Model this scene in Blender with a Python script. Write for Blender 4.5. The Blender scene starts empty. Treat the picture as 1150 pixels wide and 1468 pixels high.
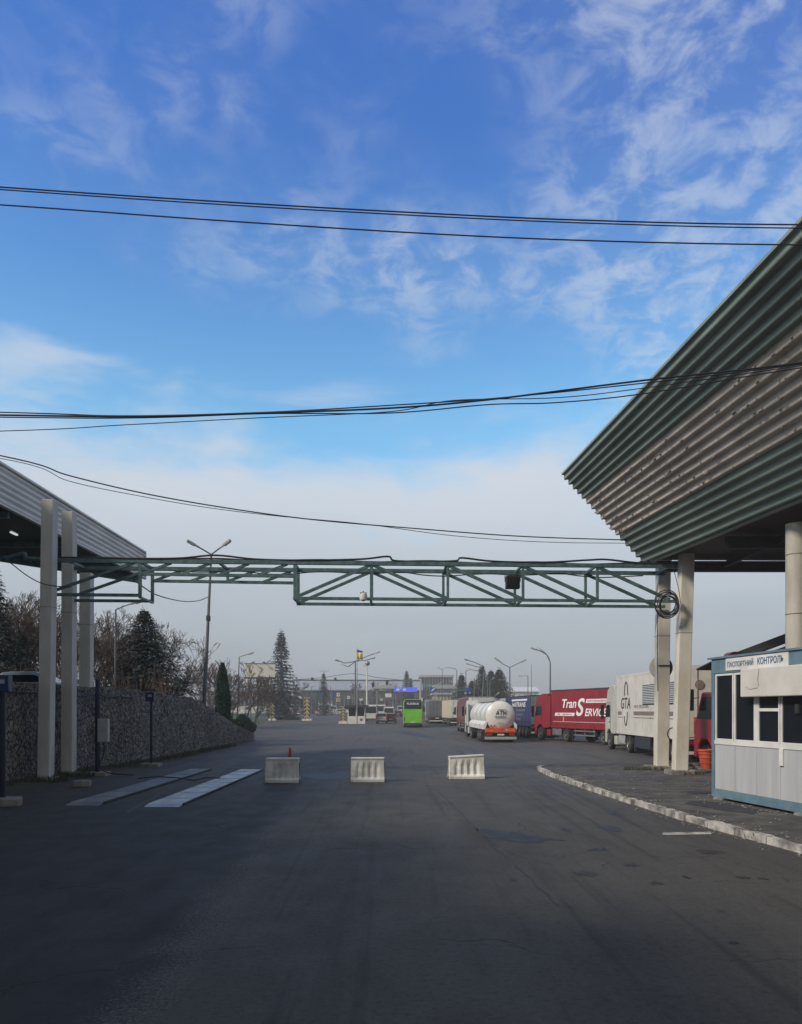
import bpy, bmesh, math, random
from mathutils import Vector, Matrix, noise
R = math.radians
PI = math.pi
sc = bpy.context.scene
# light and sky settings
SKY_STR, SKY_SAT, SKY_VAL, SKY_TINT = 0.145, 1.18, 1.0, (0.68, .95, 1.27)
CLOUD_OFF1, CLOUD_OFF2, CLOUD_AMT = (5.3, 2.7, 1), (0.3, 3.7, 0), .50
BANK0, BANK1 = .235, .365
BANK_LOW, BANK_HIGH = (2.40, 2.72, 2.95), (3.85, 4.2, 4.65)
SUN_E, SUN_ANG, EXPO = 3.0, 11, 0.30
HAZE = .0010
ADDED_VEIL = (2.0, 2.05, 2.1)
COL = sc.collection

# ---------------------------------------------------------------- camera
EYE = 2.35          # height of the photographer's eye (metres)
F = 1150.0          # focal length in photo pixels
HX, HY = 575.0, 1018.0
cam_d = bpy.data.cameras.new('camera'); cam = bpy.data.objects.new('camera', cam_d); COL.objects.link(cam)
cam.location = (0, 0, EYE); cam.rotation_euler = (R(90), 0, 0)
cam_d.sensor_fit = 'HORIZONTAL'; cam_d.sensor_width = 36; cam_d.lens = 36.0
cam_d.shift_y = (1018 - 734) / 1150.0
cam_d.clip_start = 0.1; cam_d.clip_end = 9000
sc.camera = cam

# ---------------------------------------------------------------- world
SUN_EL, SUN_AZ = R(36), R(-121)       # azimuth measured from +Y towards +X: low, from the left and a little behind
w = bpy.data.worlds.new('World'); sc.world = w; w.use_nodes = True
nt = w.node_tree; N = nt.nodes; L = nt.links
for n in list(N): N.remove(n)
def nd(t, **k):
    n = N.new(t)
    for a, b in k.items(): setattr(n, a, b)
    return n
def M_(op, a=None, b=None, c=None, clamp=False):
    n = nd('ShaderNodeMath', operation=op, use_clamp=clamp)
    for i, v in enumerate((a, b, c)):
        if v is None: continue
        if isinstance(v, (int, float)): n.inputs[i].default_value = v
        else: L.new(v, n.inputs[i])
    return n.outputs[0]
def sstep(v, a, b):
    n = nd('ShaderNodeMapRange', interpolation_type='SMOOTHSTEP')
    L.new(v, n.inputs[0]); n.inputs[1].default_value = a; n.inputs[2].default_value = b
    return n.outputs[0]
def mixc(f, a, b):
    n = nd('ShaderNodeMix', data_type='RGBA')
    if isinstance(f, (int, float)): n.inputs[0].default_value = f
    else: L.new(f, n.inputs[0])
    for i, v in ((6, a), (7, b)):
        if isinstance(v, tuple): n.inputs[i].default_value = (*v, 1)
        else: L.new(v, n.inputs[i])
    return n.outputs[2]
sky = nd('ShaderNodeTexSky', sky_type='NISHITA')
sky.sun_disc = False; sky.sun_elevation = SUN_EL; sky.sun_rotation = SUN_AZ
sky.air_density = 1.0; sky.dust_density = 0.5; sky.ozone_density = 2.0
tc = nd('ShaderNodeTexCoord'); sp = nd('ShaderNodeSeparateXYZ'); L.new(tc.outputs['Generated'], sp.inputs[0])
zz = M_('MAXIMUM', sp.outputs[2], 0.0)
den = M_('ADD', zz, 0.10)
cx, cy = M_('DIVIDE', sp.outputs[0], den), M_('DIVIDE', sp.outputs[1], den)
cv = nd('ShaderNodeCombineXYZ'); L.new(cx, cv.inputs[0]); L.new(cy, cv.inputs[1])
def nz(vec, scale, detail, rough, dist=0.0, off=(0,0,0), sca=(1,1,1)):
    m = nd('ShaderNodeMapping'); m.inputs[1].default_value = off; m.inputs[3].default_value = sca
    L.new(vec, m.inputs[0])
    n = nd('ShaderNodeTexNoise'); n.inputs['Scale'].default_value = scale; n.inputs['Detail'].default_value = detail
    n.inputs['Roughness'].default_value = rough; n.inputs['Distortion'].default_value = dist
    L.new(m.outputs[0], n.inputs['Vector']); return n.outputs[0]
big = nz(cv.outputs[0], 1.25, 4, .5, .1, CLOUD_OFF1, (1, .8, 1))
fine = nz(cv.outputs[0], 11.0, 10, .62, .45, CLOUD_OFF2, (1, .9, 1))
big = M_('ADD', big, M_('MULTIPLY', cx, .14))
wisp = M_('MULTIPLY', sstep(big, .40, .60), M_('ADD', M_('MULTIPLY', sstep(fine, .40, .66), .88), .12))
wisp = M_('MULTIPLY', wisp, CLOUD_AMT)
# the low bank of grey cloud over the horizon: its top is at about 17 degrees, broken and soft
edge = nz(tc.outputs['Generated'], 4.6, 9, .6, .25, (1.3, .2, .6), (1, 1, 2.6))
lvl = M_('SUBTRACT', zz, M_('MULTIPLY', M_('SUBTRACT', edge, .5), .30))
bank = M_('SUBTRACT', 1.0, sstep(lvl, BANK0, BANK1))
# thin horizontal streaks floating just over the bank
stv = nz(tc.outputs['Generated'], 2.6, 6, .55, .2, (5.3, 1.2, 3.1), (1, 1, 5.5))
streak = M_('MULTIPLY', sstep(stv, .52, .72), M_('SUBTRACT', 1.0, sstep(zz, .36, .52)))
streak = M_('MULTIPLY', streak, .62)
f1 = M_('MAXIMUM', M_('MAXIMUM', wisp, streak), M_('MULTIPLY', bank, .97), clamp=True)
sk = nd('ShaderNodeHueSaturation'); sk.inputs['Saturation'].default_value = SKY_SAT; sk.inputs['Value'].default_value = SKY_VAL
L.new(sky.outputs[0], sk.inputs['Color'])
tint = nd('ShaderNodeMix', data_type='RGBA', blend_type='MULTIPLY'); tint.inputs[0].default_value = 1
L.new(sk.outputs[0], tint.inputs[6]); tint.inputs[7].default_value = (*SKY_TINT, 1)
cmod = nz(tc.outputs['Generated'], 4.0, 5, .5, .2, (0, 0, 2), (1, 1, 3))
ccol = mixc(sstep(zz, .02, .30), BANK_LOW, BANK_HIGH)
ccol = mixc(M_('MULTIPLY', sstep(cmod, .35, .7), .22), ccol, (BANK_HIGH[0]*1.12, BANK_HIGH[1]*1.1, BANK_HIGH[2]*1.08))
t2 = nd('ShaderNodeMix', data_type='RGBA', blend_type='MULTIPLY'); t2.inputs[0].default_value = 1
cr_ = nd('ShaderNodeValToRGB'); e_ = cr_.color_ramp.elements; e_[0].position = .34; e_[0].color = (1.0, .96, .66, 1); e_[1].position = .70; e_[1].color = (.29, .49, .64, 1)
x2_ = e_.new(.58); x2_.color = (.37, .53, .62, 1)
x_ = e_.new(.47); x_.color = (.61, .71, .63, 1)
L.new(zz, cr_.inputs[0]); L.new(tint.outputs[2], t2.inputs[6]); L.new(cr_.outputs[0], t2.inputs[7])
t3 = nd('ShaderNodeVectorMath', operation='SCALE'); t3.inputs[3].default_value = 1.57; L.new(t2.outputs[2], t3.inputs[0])
fin = mixc(f1, t3.outputs[0], ccol)
# pale cover overhead and behind the photographer, added to whiten the ambient light
added_veil = M_('MAXIMUM', M_('MULTIPLY', sstep(M_('MULTIPLY', sp.outputs[1], -1.0), -.10, .35), .92), M_('MULTIPLY', sstep(zz, .70, .84), .85))
fin = mixc(added_veil, fin, ADDED_VEIL)
bg = nd('ShaderNodeBackground'); bg.inputs[1].default_value = SKY_STR; L.new(fin, bg.inputs[0])
out = nd('ShaderNodeOutputWorld'); L.new(bg.outputs[0], out.inputs[0])

# ---------------------------------------------------------------- sun
sd = bpy.data.lights.new('sun', 'SUN'); sun = bpy.data.objects.new('sun', sd); COL.objects.link(sun)
sd.energy = SUN_E; sd.angle = R(SUN_ANG); sd.color = (1.0, .89, .74)
dirv = Vector((math.sin(SUN_AZ)*math.cos(SUN_EL), math.cos(SUN_AZ)*math.cos(SUN_EL), math.sin(SUN_EL)))
sun.rotation_euler = dirv.to_track_quat('Z', 'Y').to_euler()
sun.location = dirv * 60
sc.view_settings.view_transform = 'Standard'; sc.view_settings.look = 'None'
sc.view_settings.exposure = EXPO; sc.view_settings.gamma = 1
sc.render.engine = 'CYCLES'

# ---------------------------------------------------------------- small helpers
def rise(D):                       # the yard climbs very gently towards the border post
    return max(0.0, min(1.2, .008 * (D - 100)))
def P(px, py, D):                  # a point D metres ahead, seen at photo pixel (px, py)
    return Vector(((px-HX)/F*D, D, EYE + (HY-py)/F*D))
def X(px, D): return (px-HX)/F*D
def Z(py, D): return EYE + (HY-py)/F*D

def mat(name, c, rough=.7, c2=None, sc_=3.0, bump=0.0, bsc=40.0, metal=0.0, spec=.5, emit=None, lo=.4, hi=.65, st=(1,1,1), alpha=None):
    m = bpy.data.materials.new(name); m.use_nodes = True
    nt = m.node_tree; b = nt.nodes['Principled BSDF']
    b.inputs['Roughness'].default_value = rough; b.inputs['Metallic'].default_value = metal
    b.inputs['Specular IOR Level'].default_value = spec
    tc = nt.nodes.new('ShaderNodeTexCoord')
    if c2 is None: c2 = tuple(v*.72 for v in c)
    mp = nt.nodes.new('ShaderNodeMapping'); mp.inputs[3].default_value = st
    nt.links.new(tc.outputs['Object'], mp.inputs[0])
    n = nt.nodes.new('ShaderNodeTexNoise'); n.inputs['Scale'].default_value = sc_; n.inputs['Detail'].default_value = 8
    n.inputs['Roughness'].default_value = .62
    nt.links.new(mp.outputs[0], n.inputs['Vector'])
    r = nt.nodes.new('ShaderNodeValToRGB'); r.color_ramp.elements[0].position = lo; r.color_ramp.elements[1].position = hi
    r.color_ramp.elements[0].color = (*c2, 1); r.color_ramp.elements[1].color = (*c, 1)
    nt.links.new(n.outputs[0], r.inputs[0]); nt.links.new(r.outputs[0], b.inputs['Base Color'])
    rr = nt.nodes.new('ShaderNodeMapRange'); rr.inputs[3].default_value = max(.03, rough-.1); rr.inputs[4].default_value = min(1, rough+.12)
    nt.links.new(n.outputs[0], rr.inputs[0]); nt.links.new(rr.outputs[0], b.inputs['Roughness'])
    if bump:
        n2 = nt.nodes.new('ShaderNodeTexNoise'); n2.inputs['Scale'].default_value = bsc; n2.inputs['Detail'].default_value = 5
        nt.links.new(tc.outputs['Object'], n2.inputs['Vector'])
        bp = nt.nodes.new('ShaderNodeBump'); bp.inputs['Strength'].default_value = bump; bp.inputs['Distance'].default_value = .02
        nt.links.new(n2.outputs[0], bp.inputs['Height']); nt.links.new(bp.outputs[0], b.inputs['Normal'])
    if emit:
        b.inputs['Emission Color'].default_value = (*emit[0], 1); b.inputs['Emission Strength'].default_value = emit[1]
    return m

class MB:
    def __init__(s): s.v = []; s.f = []
    def add(s, vs, fs):
        o = len(s.v); s.v += [Vector(v) for v in vs]; s.f += [tuple(i+o for i in f) for f in fs]; return s
    def box(s, c, d, rz=0, rx=0, ry=0):
        h = [Vector((x*d[0]/2, y*d[1]/2, z*d[2]/2)) for z in (-1,1) for y in (-1,1) for x in (-1,1)]
        m = Matrix.Rotation(rz,3,'Z') @ Matrix.Rotation(ry,3,'Y') @ Matrix.Rotation(rx,3,'X')
        return s.add([m @ v + Vector(c) for v in h], [(0,2,3,1),(4,5,7,6),(0,1,5,4),(2,6,7,3),(0,4,6,2),(1,3,7,5)])
    def bb(s, x0, x1, y0, y1, z0, z1): return s.box(((x0+x1)/2,(y0+y1)/2,(z0+z1)/2),(x1-x0,y1-y0,z1-z0))
    def beam(s, a, b, w, h=None, up=(0,0,1)):       # rectangular bar from a to b
        a, b = Vector(a), Vector(b); h = h or w; d = (b-a).normalized(); u = Vector(up)
        if abs(d.dot(u)) > .98: u = Vector((0,1,0))
        r = d.cross(u).normalized(); u = r.cross(d).normalized()
        vs = [p + r*(i*w/2) + u*(j*h/2) for p in (a,b) for i,j in ((-1,-1),(1,-1),(1,1),(-1,1))]
        return s.add(vs, [(0,1,2,3),(4,7,6,5),(0,4,5,1),(1,5,6,2),(2,6,7,3),(3,7,4,0)])
    def tube(s, pts, r, n=8, caps=True):
        pts = [Vector(p) for p in pts]; k = len(pts)
        rs = r if isinstance(r, (list, tuple)) else [r]*k
        base = len(s.v); pr = None
        for i, p in enumerate(pts):
            d = (pts[min(i+1,k-1)] - pts[max(i-1,0)])
            if d.length < 1e-9: d = Vector((0,0,1))
            d.normalize()
            if pr is None:
                u = Vector((0,0,1)) if abs(d.z) < .9 else Vector((1,0,0))
                a = d.cross(u).normalized()
            else:
                a = (pr - d*pr.dot(d)).normalized()
            pr = a; b = d.cross(a)
            for j in range(n):
                t = 2*PI*j/n; s.v.append(p + (a*math.cos(t) + b*math.sin(t))*rs[i])
        for i in range(k-1):
            for j in range(n):
                q = (j+1) % n
                s.f.append((base+i*n+j, base+i*n+q, base+(i+1)*n+q, base+(i+1)*n+j))
        if caps and n > 2:
            s.f.append(tuple(base+j for j in reversed(range(n)))); s.f.append(tuple(base+(k-1)*n+j for j in range(n)))
        return s
    def prism(s, poly, a0, a1, axis='x'):           # polygon in the other two axes, extruded along axis
        def mk(p, a):
            if axis == 'x': return (a, p[0], p[1])
            if axis == 'y': return (p[0], a, p[1])
            return (p[0], p[1], a)
        n = len(poly); vs = [mk(p, a0) for p in poly] + [mk(p, a1) for p in poly]
        return s.add(vs, [tuple(range(n)), tuple(reversed(range(n,2*n)))] + [(i, i+n, (i+1)%n+n, (i+1)%n) for i in range(n)])
    def lathe(s, prof, c=(0,0,0), n=24, axis='z'):  # profile of (radius, height)
        base = len(s.v); c = Vector(c)
        for r, h in prof:
            for j in range(n):
                t = 2*PI*j/n; a, b = r*math.cos(t), r*math.sin(t)
                s.v.append(c + (Vector((a,b,h)) if axis=='z' else Vector((h,a,b)) if axis=='x' else Vector((a,h,b))))
        for i in range(len(prof)-1):
            for j in range(n):
                q = (j+1)%n; s.f.append((base+i*n+j, base+i*n+q, base+(i+1)*n+q, base+(i+1)*n+j))
        s.f.append(tuple(base+j for j in range(n))); s.f.append(tuple(base+(len(prof)-1)*n+j for j in range(n)))
        return s
    def blob(s, c, d, seed=0, k=.15, sub=2):
        bm = bmesh.new(); bmesh.ops.create_icosphere(bm, subdivisions=sub, radius=.5)
        vs = []
        for v in bm.verts:
            q = v.co.copy(); t = 1 + k*2*noise.noise(q*3.1 + Vector((seed*7.3, seed*1.7, seed)))
            vs.append((c[0]+q.x*d[0]*t, c[1]+q.y*d[1]*t, c[2]+q.z*d[2]*t))
        fs = [tuple(v.index for v in f.verts) for f in bm.faces]; bm.free()
        return s.add(vs, fs)
    def mesh(s, name, smooth=False, fix=True):
        me = bpy.data.meshes.new(name); me.from_pydata([tuple(v) for v in s.v], [], s.f); me.update()
        if fix:
            bm = bmesh.new(); bm.from_mesh(me); bmesh.ops.recalc_face_normals(bm, faces=bm.faces); bm.to_mesh(me); bm.free()
        if smooth:
            for p in me.polygons: p.use_smooth = True
            me.set_sharp_from_angle(angle=R(35))
        return me
    def build(s, name, m, parent=None, bev=0.0, smooth=False, fix=True):
        me = s.mesh(name, smooth, fix)
        if m: me.materials.append(m)
        o = bpy.data.objects.new(name, me); COL.objects.link(o)
        if parent: o.parent = parent
        if bev:
            b = o.modifiers.new('bevel', 'BEVEL'); b.width = bev; b.segments = 2; b.limit_method = 'ANGLE'; b.angle_limit = R(40)
        return o
def tag(o, label=None, cat=None, group=None, kind=None):
    if label: o['label'] = label
    if cat: o['category'] = cat
    if group: o['group'] = group
    if kind: o['kind'] = kind
    return o
def thing(name, label, cat, loc=(0,0,0), rz=0, group=None):
    o = bpy.data.objects.new(name, None); COL.objects.link(o); o.location = loc; o.rotation_euler = (0,0,rz)
    o.empty_display_size = .3
    return tag(o, label, cat, group)
def copy_tree(o, parent=None):
    c = o.copy(); COL.objects.link(c)
    if parent: c.parent = parent
    for ch in [q for q in bpy.data.objects if q.parent == o]: copy_tree(ch, c)
    return c
def dup(o, label, loc, rz=0, scale=None, group=None):
    c = copy_tree(o); c.location = loc; c.rotation_euler = (0,0,rz); c['label'] = label
    if scale: c.scale = (scale,)*3 if isinstance(scale,(int,float)) else scale
    if group: c['group'] = group
    return c
def text(s, name, m, parent, org, width=None, height=.3, face='left', depth=.006, shear=0.0, bold=0.0, align='LEFT'):
    """flat lettering; face says which way it looks in the parent's frame"""
    cu = bpy.data.curves.new(name, 'FONT'); cu.body = s; cu.size = 1; cu.extrude = 0.0; cu.shear = shear; cu.offset = bold
    to = bpy.data.objects.new(name, cu); COL.objects.link(to)
    dg = bpy.context.evaluated_depsgraph_get(); dg.update()
    me = bpy.data.meshes.new_from_object(to.evaluated_get(dg)); bpy.data.objects.remove(to)
    xs = [v.co.x for v in me.vertices]; ys = [v.co.y for v in me.vertices]
    x0, x1, y0, y1 = min(xs), max(xs), min(ys), max(ys)
    sy = height/(y1-y0); sx = (width/(x1-x0)) if width else sy
    ax = {'left': (Vector((0,-1,0)), Vector((0,0,1))), 'rear': (Vector((1,0,0)), Vector((0,0,1)))}[face]
    nr = ax[0].cross(ax[1])
    for v in me.vertices:
        a, b = (v.co.x-x0)*sx, (v.co.y-y0)*sy
        v.co = Vector(org) + ax[0]*a + ax[1]*b + nr*depth
    me.materials.clear(); me.materials.append(m)
    o = bpy.data.objects.new(name, me); COL.objects.link(o); o.parent = parent
    return o
def spline(pts, n=8):
    pts = [Vector(p) for p in pts]; out = []
    for i in range(len(pts)-1):
        p0 = pts[i-1] if i else pts[0]*2-pts[1]; p1, p2 = pts[i], pts[i+1]
        p3 = pts[i+2] if i+2 < len(pts) else p2*2-p1
        for k in range(n):
            t = k/n
            out.append(.5*((2*p1)+(p2-p0)*t+(2*p0-5*p1+4*p2-p3)*t*t+(-p0+3*p1-3*p2+p3)*t**3))
    return out+[pts[-1]]
# ---------------------------------------------------------------- materials
def asphalt_mat():
    m = bpy.data.materials.new('asphalt'); m.use_nodes = True; nt = m.node_tree; b = nt.nodes['Principled BSDF']; lk = nt.links.new
    tc = nt.nodes.new('ShaderNodeTexCoord')
    def noi(scale, det, sca=(1,1,1), rough=.6, dist=0):
        mp = nt.nodes.new('ShaderNodeMapping'); mp.inputs[3].default_value = sca; lk(tc.outputs['Object'], mp.inputs[0])
        n = nt.nodes.new('ShaderNodeTexNoise'); n.inputs['Scale'].default_value = scale; n.inputs['Detail'].default_value = det
        n.inputs['Roughness'].default_value = rough; n.inputs['Distortion'].default_value = dist; lk(mp.outputs[0], n.inputs['Vector']); return n.outputs[0]
    def mth(op, a, c, d=None, clamp=True):
        n = nt.nodes.new('ShaderNodeMath'); n.operation = op; n.use_clamp = clamp
        for i, v in enumerate((a, c, d)):
            if v is None: continue
            if isinstance(v, (int, float)): n.inputs[i].default_value = v
            else: lk(v, n.inputs[i])
        return n.outputs[0]
    def rng(v, a, c, o0=0, o1=1):
        n = nt.nodes.new('ShaderNodeMapRange'); n.interpolation_type = 'SMOOTHSTEP'; lk(v, n.inputs[0])
        for i, q in enumerate((a, c, o0, o1)): n.inputs[i+1].default_value = q
        return n.outputs[0]
    def mx(f, a, c, mode='MIX'):
        n = nt.nodes.new('ShaderNodeMix'); n.data_type = 'RGBA'; n.blend_type = mode; 
        if isinstance(f, (int,float)): n.inputs[0].default_value = f
        else: lk(f, n.inputs[0])
        for i, v in ((6, a), (7, c)):
            if isinstance(v, tuple): n.inputs[i].default_value = (*v, 1)
            else: lk(v, n.inputs[i])
        return n.outputs[2]
    large = noi(.22, 5, (1, .45, 1)); mid = noi(1.6, 7, (1, .6, 1)); grain = noi(55, 3, rough=.8)
    streak = noi(1.0, 6, (1.6, .10, 1), .6, .6)
    col = mx(rng(large, .36, .66), (.070,.067,.062), (.092,.088,.081))
    col = mx(mth('MULTIPLY', rng(mid, .45, .72), .25), col, (.072,.070,.065))
    col = mx(mth('MULTIPLY', rng(streak, .50, .72), .45), col, (.036,.035,.034))
    # aggregate
    col = mx(mth('MULTIPLY', rng(grain, .50, .72), .6), col, (.15,.145,.135))
    vs_ = nt.nodes.new('ShaderNodeTexVoronoi'); vs_.inputs['Scale'].default_value = 38; lk(tc.outputs['Object'], vs_.inputs['Vector'])
    chip = mth('MULTIPLY', mth('SUBTRACT', 1.0, rng(vs_.outputs[0], .10, .28)), rng(noi(.9, 5, (1.2, .35, 1)), .44, .66))
    col = mx(mth('MULTIPLY', chip, .75), col, (.17,.16,.145))
    mott = noi(13, 6, rough=.78); col = mx(mth('MULTIPLY', rng(mott, .50, .66), .6), col, (.105,.10,.092)); col = mx(mth('MULTIPLY', rng(mott, .50, .36), .6), col, (.034,.033,.032))
    trk = noi(1.0, 5, (2.6, .07, 1), .55, .4); col = mx(mth('MULTIPLY', rng(trk, .54, .66), .5), col, (.030,.030,.030))
    # cracks: thin lines along a warped cell pattern, only where the surface is tired
    wp = nt.nodes.new('ShaderNodeTexNoise'); wp.inputs['Scale'].default_value = .9; wp.inputs['Detail'].default_value = 6; lk(tc.outputs['Object'], wp.inputs['Vector'])
    va = nt.nodes.new('ShaderNodeVectorMath'); va.operation = 'SCALE'; va.inputs[3].default_value = 1.5; lk(wp.outputs[1], va.inputs[0])
    vb = nt.nodes.new('ShaderNodeVectorMath'); vb.operation = 'ADD'; lk(tc.outputs['Object'], vb.inputs[0]); lk(va.outputs[0], vb.inputs[1])
    vo = nt.nodes.new('ShaderNodeTexVoronoi'); vo.feature = 'DISTANCE_TO_EDGE'; vo.inputs['Scale'].default_value = .33; lk(vb.outputs[0], vo.inputs['Vector'])
    crk = mth('SUBTRACT', 1.0, rng(vo.outputs[0], .0, .013)); msk = rng(noi(.35, 3), .46, .62)
    crk = mth('MULTIPLY', crk, msk)
    vo2 = nt.nodes.new('ShaderNodeTexVoronoi'); vo2.feature = 'DISTANCE_TO_EDGE'; vo2.inputs['Scale'].default_value = 2.3; lk(vb.outputs[0], vo2.inputs['Vector'])
    cr2 = mth('MULTIPLY', mth('SUBTRACT', 1.0, rng(vo2.outputs[0], .0, .05)), rng(noi(.5, 4, (1,.5,1)), .60, .70))
    crk = mth('MAXIMUM', crk, cr2)
    col = mx(mth('MULTIPLY', crk, .5), col, (.018,.018,.018))
    # near-left shade painted as darker lane colour; a crumbling seam runs up the road
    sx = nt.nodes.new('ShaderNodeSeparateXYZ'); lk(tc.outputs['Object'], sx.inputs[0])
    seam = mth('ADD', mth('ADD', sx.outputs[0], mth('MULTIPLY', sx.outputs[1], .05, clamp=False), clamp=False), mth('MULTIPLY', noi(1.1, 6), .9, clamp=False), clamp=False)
    lane_shade = mth('MULTIPLY', mth('SUBTRACT', 1.0, rng(seam, -1.60, -1.15)), mth('SUBTRACT', 1.0, rng(sx.outputs[1], 16, 34)))
    col = mx(mth('MULTIPLY', lane_shade, .72), col, (.020,.0205,.022))
    band = mth('MULTIPLY', rng(seam, -1.75, -1.38), mth('SUBTRACT', 1.0, rng(seam, -1.30, -.85)))
    gr2 = noi(30, 4, rough=.8); col = mx(mth('MULTIPLY', mth('MULTIPLY', band, rng(gr2, .50, .60)), .8), col, (.16,.15,.14)); col = mx(mth('MULTIPLY', mth('MULTIPLY', band, rng(gr2, .48, .38)), .9), col, (.012,.012,.013))
    # oil drips in the lanes, damp stains
    oil = mth('MULTIPLY', rng(noi(2.2, 5, (1.4, .5, 1)), .66, .74), .75)
    col = mx(oil, col, (.018,.018,.020))
    lk(col, b.inputs['Base Color'])
    rg = rng(mid, .3, .7, .62, .75); lk(mth('SUBTRACT', rg, mth('MULTIPLY', oil, .15)), b.inputs['Roughness'])
    b.inputs['Specular IOR Level'].default_value = .28
    h = mth('SUBTRACT', mth('ADD', mth('MULTIPLY', grain, .5), mth('MULTIPLY', mott, .5)), mth('MULTIPLY', crk, .7), clamp=False)
    bp = nt.nodes.new('ShaderNodeBump'); bp.inputs['Strength'].default_value = .8; bp.inputs['Distance'].default_value = .025
    lk(h, bp.inputs['Height']); lk(bp.outputs[0], b.inputs['Normal'])
    return m
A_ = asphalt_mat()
m_patch = mat('asphalt_patch', (.012,.012,.013), .55, (.022,.022,.023), 5, .5, 60)
m_patch2 = mat('asphalt_patch_pale', (.085,.083,.080), .75, (.05,.05,.05), 3, .5, 60)
m_side = mat('worn_pavement', (.115,.108,.097), .9, (.040,.039,.037), 1.9, 1.0, 22, lo=.36, hi=.64)
m_kerb = mat('kerb_stone', (.50,.49,.46), .85, (.11,.105,.10), 2.6, .8, 14, lo=.36, hi=.60)
m_conc = mat('painted_concrete', (.69,.68,.62), .8, (.54,.51,.43), 1.3, .35, 25, st=(1,1,.35))
m_concg = mat('grey_concrete', (.60,.59,.54), .8, (.46,.45,.42), 1.5, .35, 25, st=(1,1,.35))
m_foot = mat('rough_concrete', (.30,.29,.26), .9, (.15,.145,.13), 3, .8, 12)
m_steelg = mat('green_paint', (.105,.18,.185), .45, (.045,.10,.095), 5, .15, 30)
m_fgreen = mat('green_sheet', (.25,.31,.265), .5, (.16,.215,.18), 1.6, .1, 20, st=(1,.25,1))
m_fbeige = mat('beige_sheet', (.66,.59,.50), .5, (.44,.38,.32), 2.4, .25, 9, st=(1,.4,1), lo=.32, hi=.62)
m_fgrey = mat('grey_sheet', (.74,.73,.70), .5, (.58,.58,.56), 1.5, .1, 20, st=(1,.25,1))
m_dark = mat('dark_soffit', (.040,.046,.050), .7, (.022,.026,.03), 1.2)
m_black = mat('black_plastic', (.015,.015,.016), .5)
m_rub = mat('rubber', (.018,.018,.019), .85, (.03,.03,.03), 8)
m_wire = mat('cable_sheath', (.022,.026,.038), .6)
m_glass = mat('dark_glass', (.012,.016,.022), .08, (.010,.013,.018), 2, spec=.6)
m_white = mat('white_paint', (.74,.74,.72), .4, (.58,.58,.55), 1.2)
m_panel = mat('booth_panel', (.50,.515,.53), .5, (.36,.375,.385), 1.6, st=(2,2,.15), lo=.3, hi=.72)
m_blue = mat('pale_blue_paint', (.14,.23,.29), .5, (.10,.17,.22), 2.5, .1, 25)
m_cream = mat('cream_board', (.62,.61,.56), .6, (.53,.51,.46), 1.6, lo=.3, hi=.6)
m_navy = mat('navy_paint', (.014,.020,.055), .5, (.010,.014,.035), 4)
m_metal = mat('galvanised', (.36,.37,.38), .45, (.24,.25,.26), 3, metal=.6)
m_pole = mat('pole_paint', (.13,.15,.155), .6, (.09,.10,.105), 3)
m_lamp = mat('lamp_housing', (.42,.43,.43), .4, (.32,.33,.33), 4)
m_ramp = mat('ramp_steel', (.55,.57,.58), .45, (.28,.29,.30), 1.6, .2, 30, metal=.35, st=(1.5,.5,1))
m_barr = mat('dirty_white_plastic', (.72,.72,.69), .55, (.46,.45,.41), 2.4, .15, 20, lo=.34, hi=.56)
m_red = mat('red_paint', (.36,.022,.035), .38, (.27,.018,.028), 1.2)
m_orange = mat('orange_plastic', (.62,.12,.06), .5)
m_ored = mat('red_orange_plastic', (.62,.10,.05), .55, (.45,.075,.04), 4)
m_chass = mat('chassis_black', (.022,.023,.025), .6, (.035,.034,.033), 5)
m_rim = mat('wheel_rim', (.34,.34,.34), .4, (.20,.20,.19), 4, metal=.5)
m_lightr = mat('red_lens', (.42,.015,.012), .25)
m_lighto = mat('orange_lens', (.80,.20,.03), .3)
m_ltw = mat('white_letters', (.80,.80,.79), .5, (.74,.74,.73), 2)
m_ltd = mat('dark_letters', (.045,.045,.05), .5)
m_ltt = mat('taupe_stripe', (.24,.19,.165), .5)
m_yel = mat('yellow_paint', (.56,.46,.20), .6, (.40,.33,.16), 4)
m_grass = mat('grass', (.060,.105,.035), .9, (.035,.060,.022), 6, .8, 30)
m_dirt = mat('verge_earth', (.060,.055,.042), .95, (.028,.032,.018), 2.2, .9, 18)
m_field = mat('far_land', (.075,.085,.055), .95, (.05,.06,.04), .02)

# ---------------------------------------------------------------- ground, yard, pavement
rowsD = [-60, -20, 0, 12, 24, 36, 60, 100, 130, 160, 190, 220, 250, 300, 600, 3000]
def sheet(name, left, right, z, m, rows, split=1):
    b = MB(); k = split+1
    for i, D in enumerate(rows):
        for j in range(k):
            b.v.append(Vector((left(D)+(right(D)-left(D))*j/split, D, rise(D)+z)))
    for i in range(len(rows)-1):
        for j in range(split): b.f.append((i*k+j, i*k+j+1, (i+1)*k+j+1, (i+1)*k+j))
    return tag(b.build(name, m), kind='structure')
sheet('ground', lambda D: -1800, lambda D: 1800, -.03, m_field, rowsD)
def lin(pts):
    def f(D):
        if D <= pts[0][0]: return pts[0][1]
        for (a, x), (b_, y) in zip(pts, pts[1:]):
            if D <= b_: return x+(y-x)*(D-a)/(b_-a)
        return pts[-1][1]
    return f
wallx = lin([(5,-12.6),(28,-12.3),(36,-11.5),(48,-11.4),(61,-11.2)])
lefte = lin([(-60,-13),(28,-12.4),(36,-11.6),(61,-11.3),(63,-14),(66,-34),(104,-34),(110,-19.5),(130,-22),(155,-25.6),(157,-60),(300,-90)])
rr_ = sorted(set([-60,-20,0,12,24,28,36,48,61,63,66,80,100,104,110,120,130,145,155,157,190,220,250,300]))
sheet('road', lefte, lambda D: 95 if D > 20 else 60, 0.0, A_, rr_)

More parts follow.
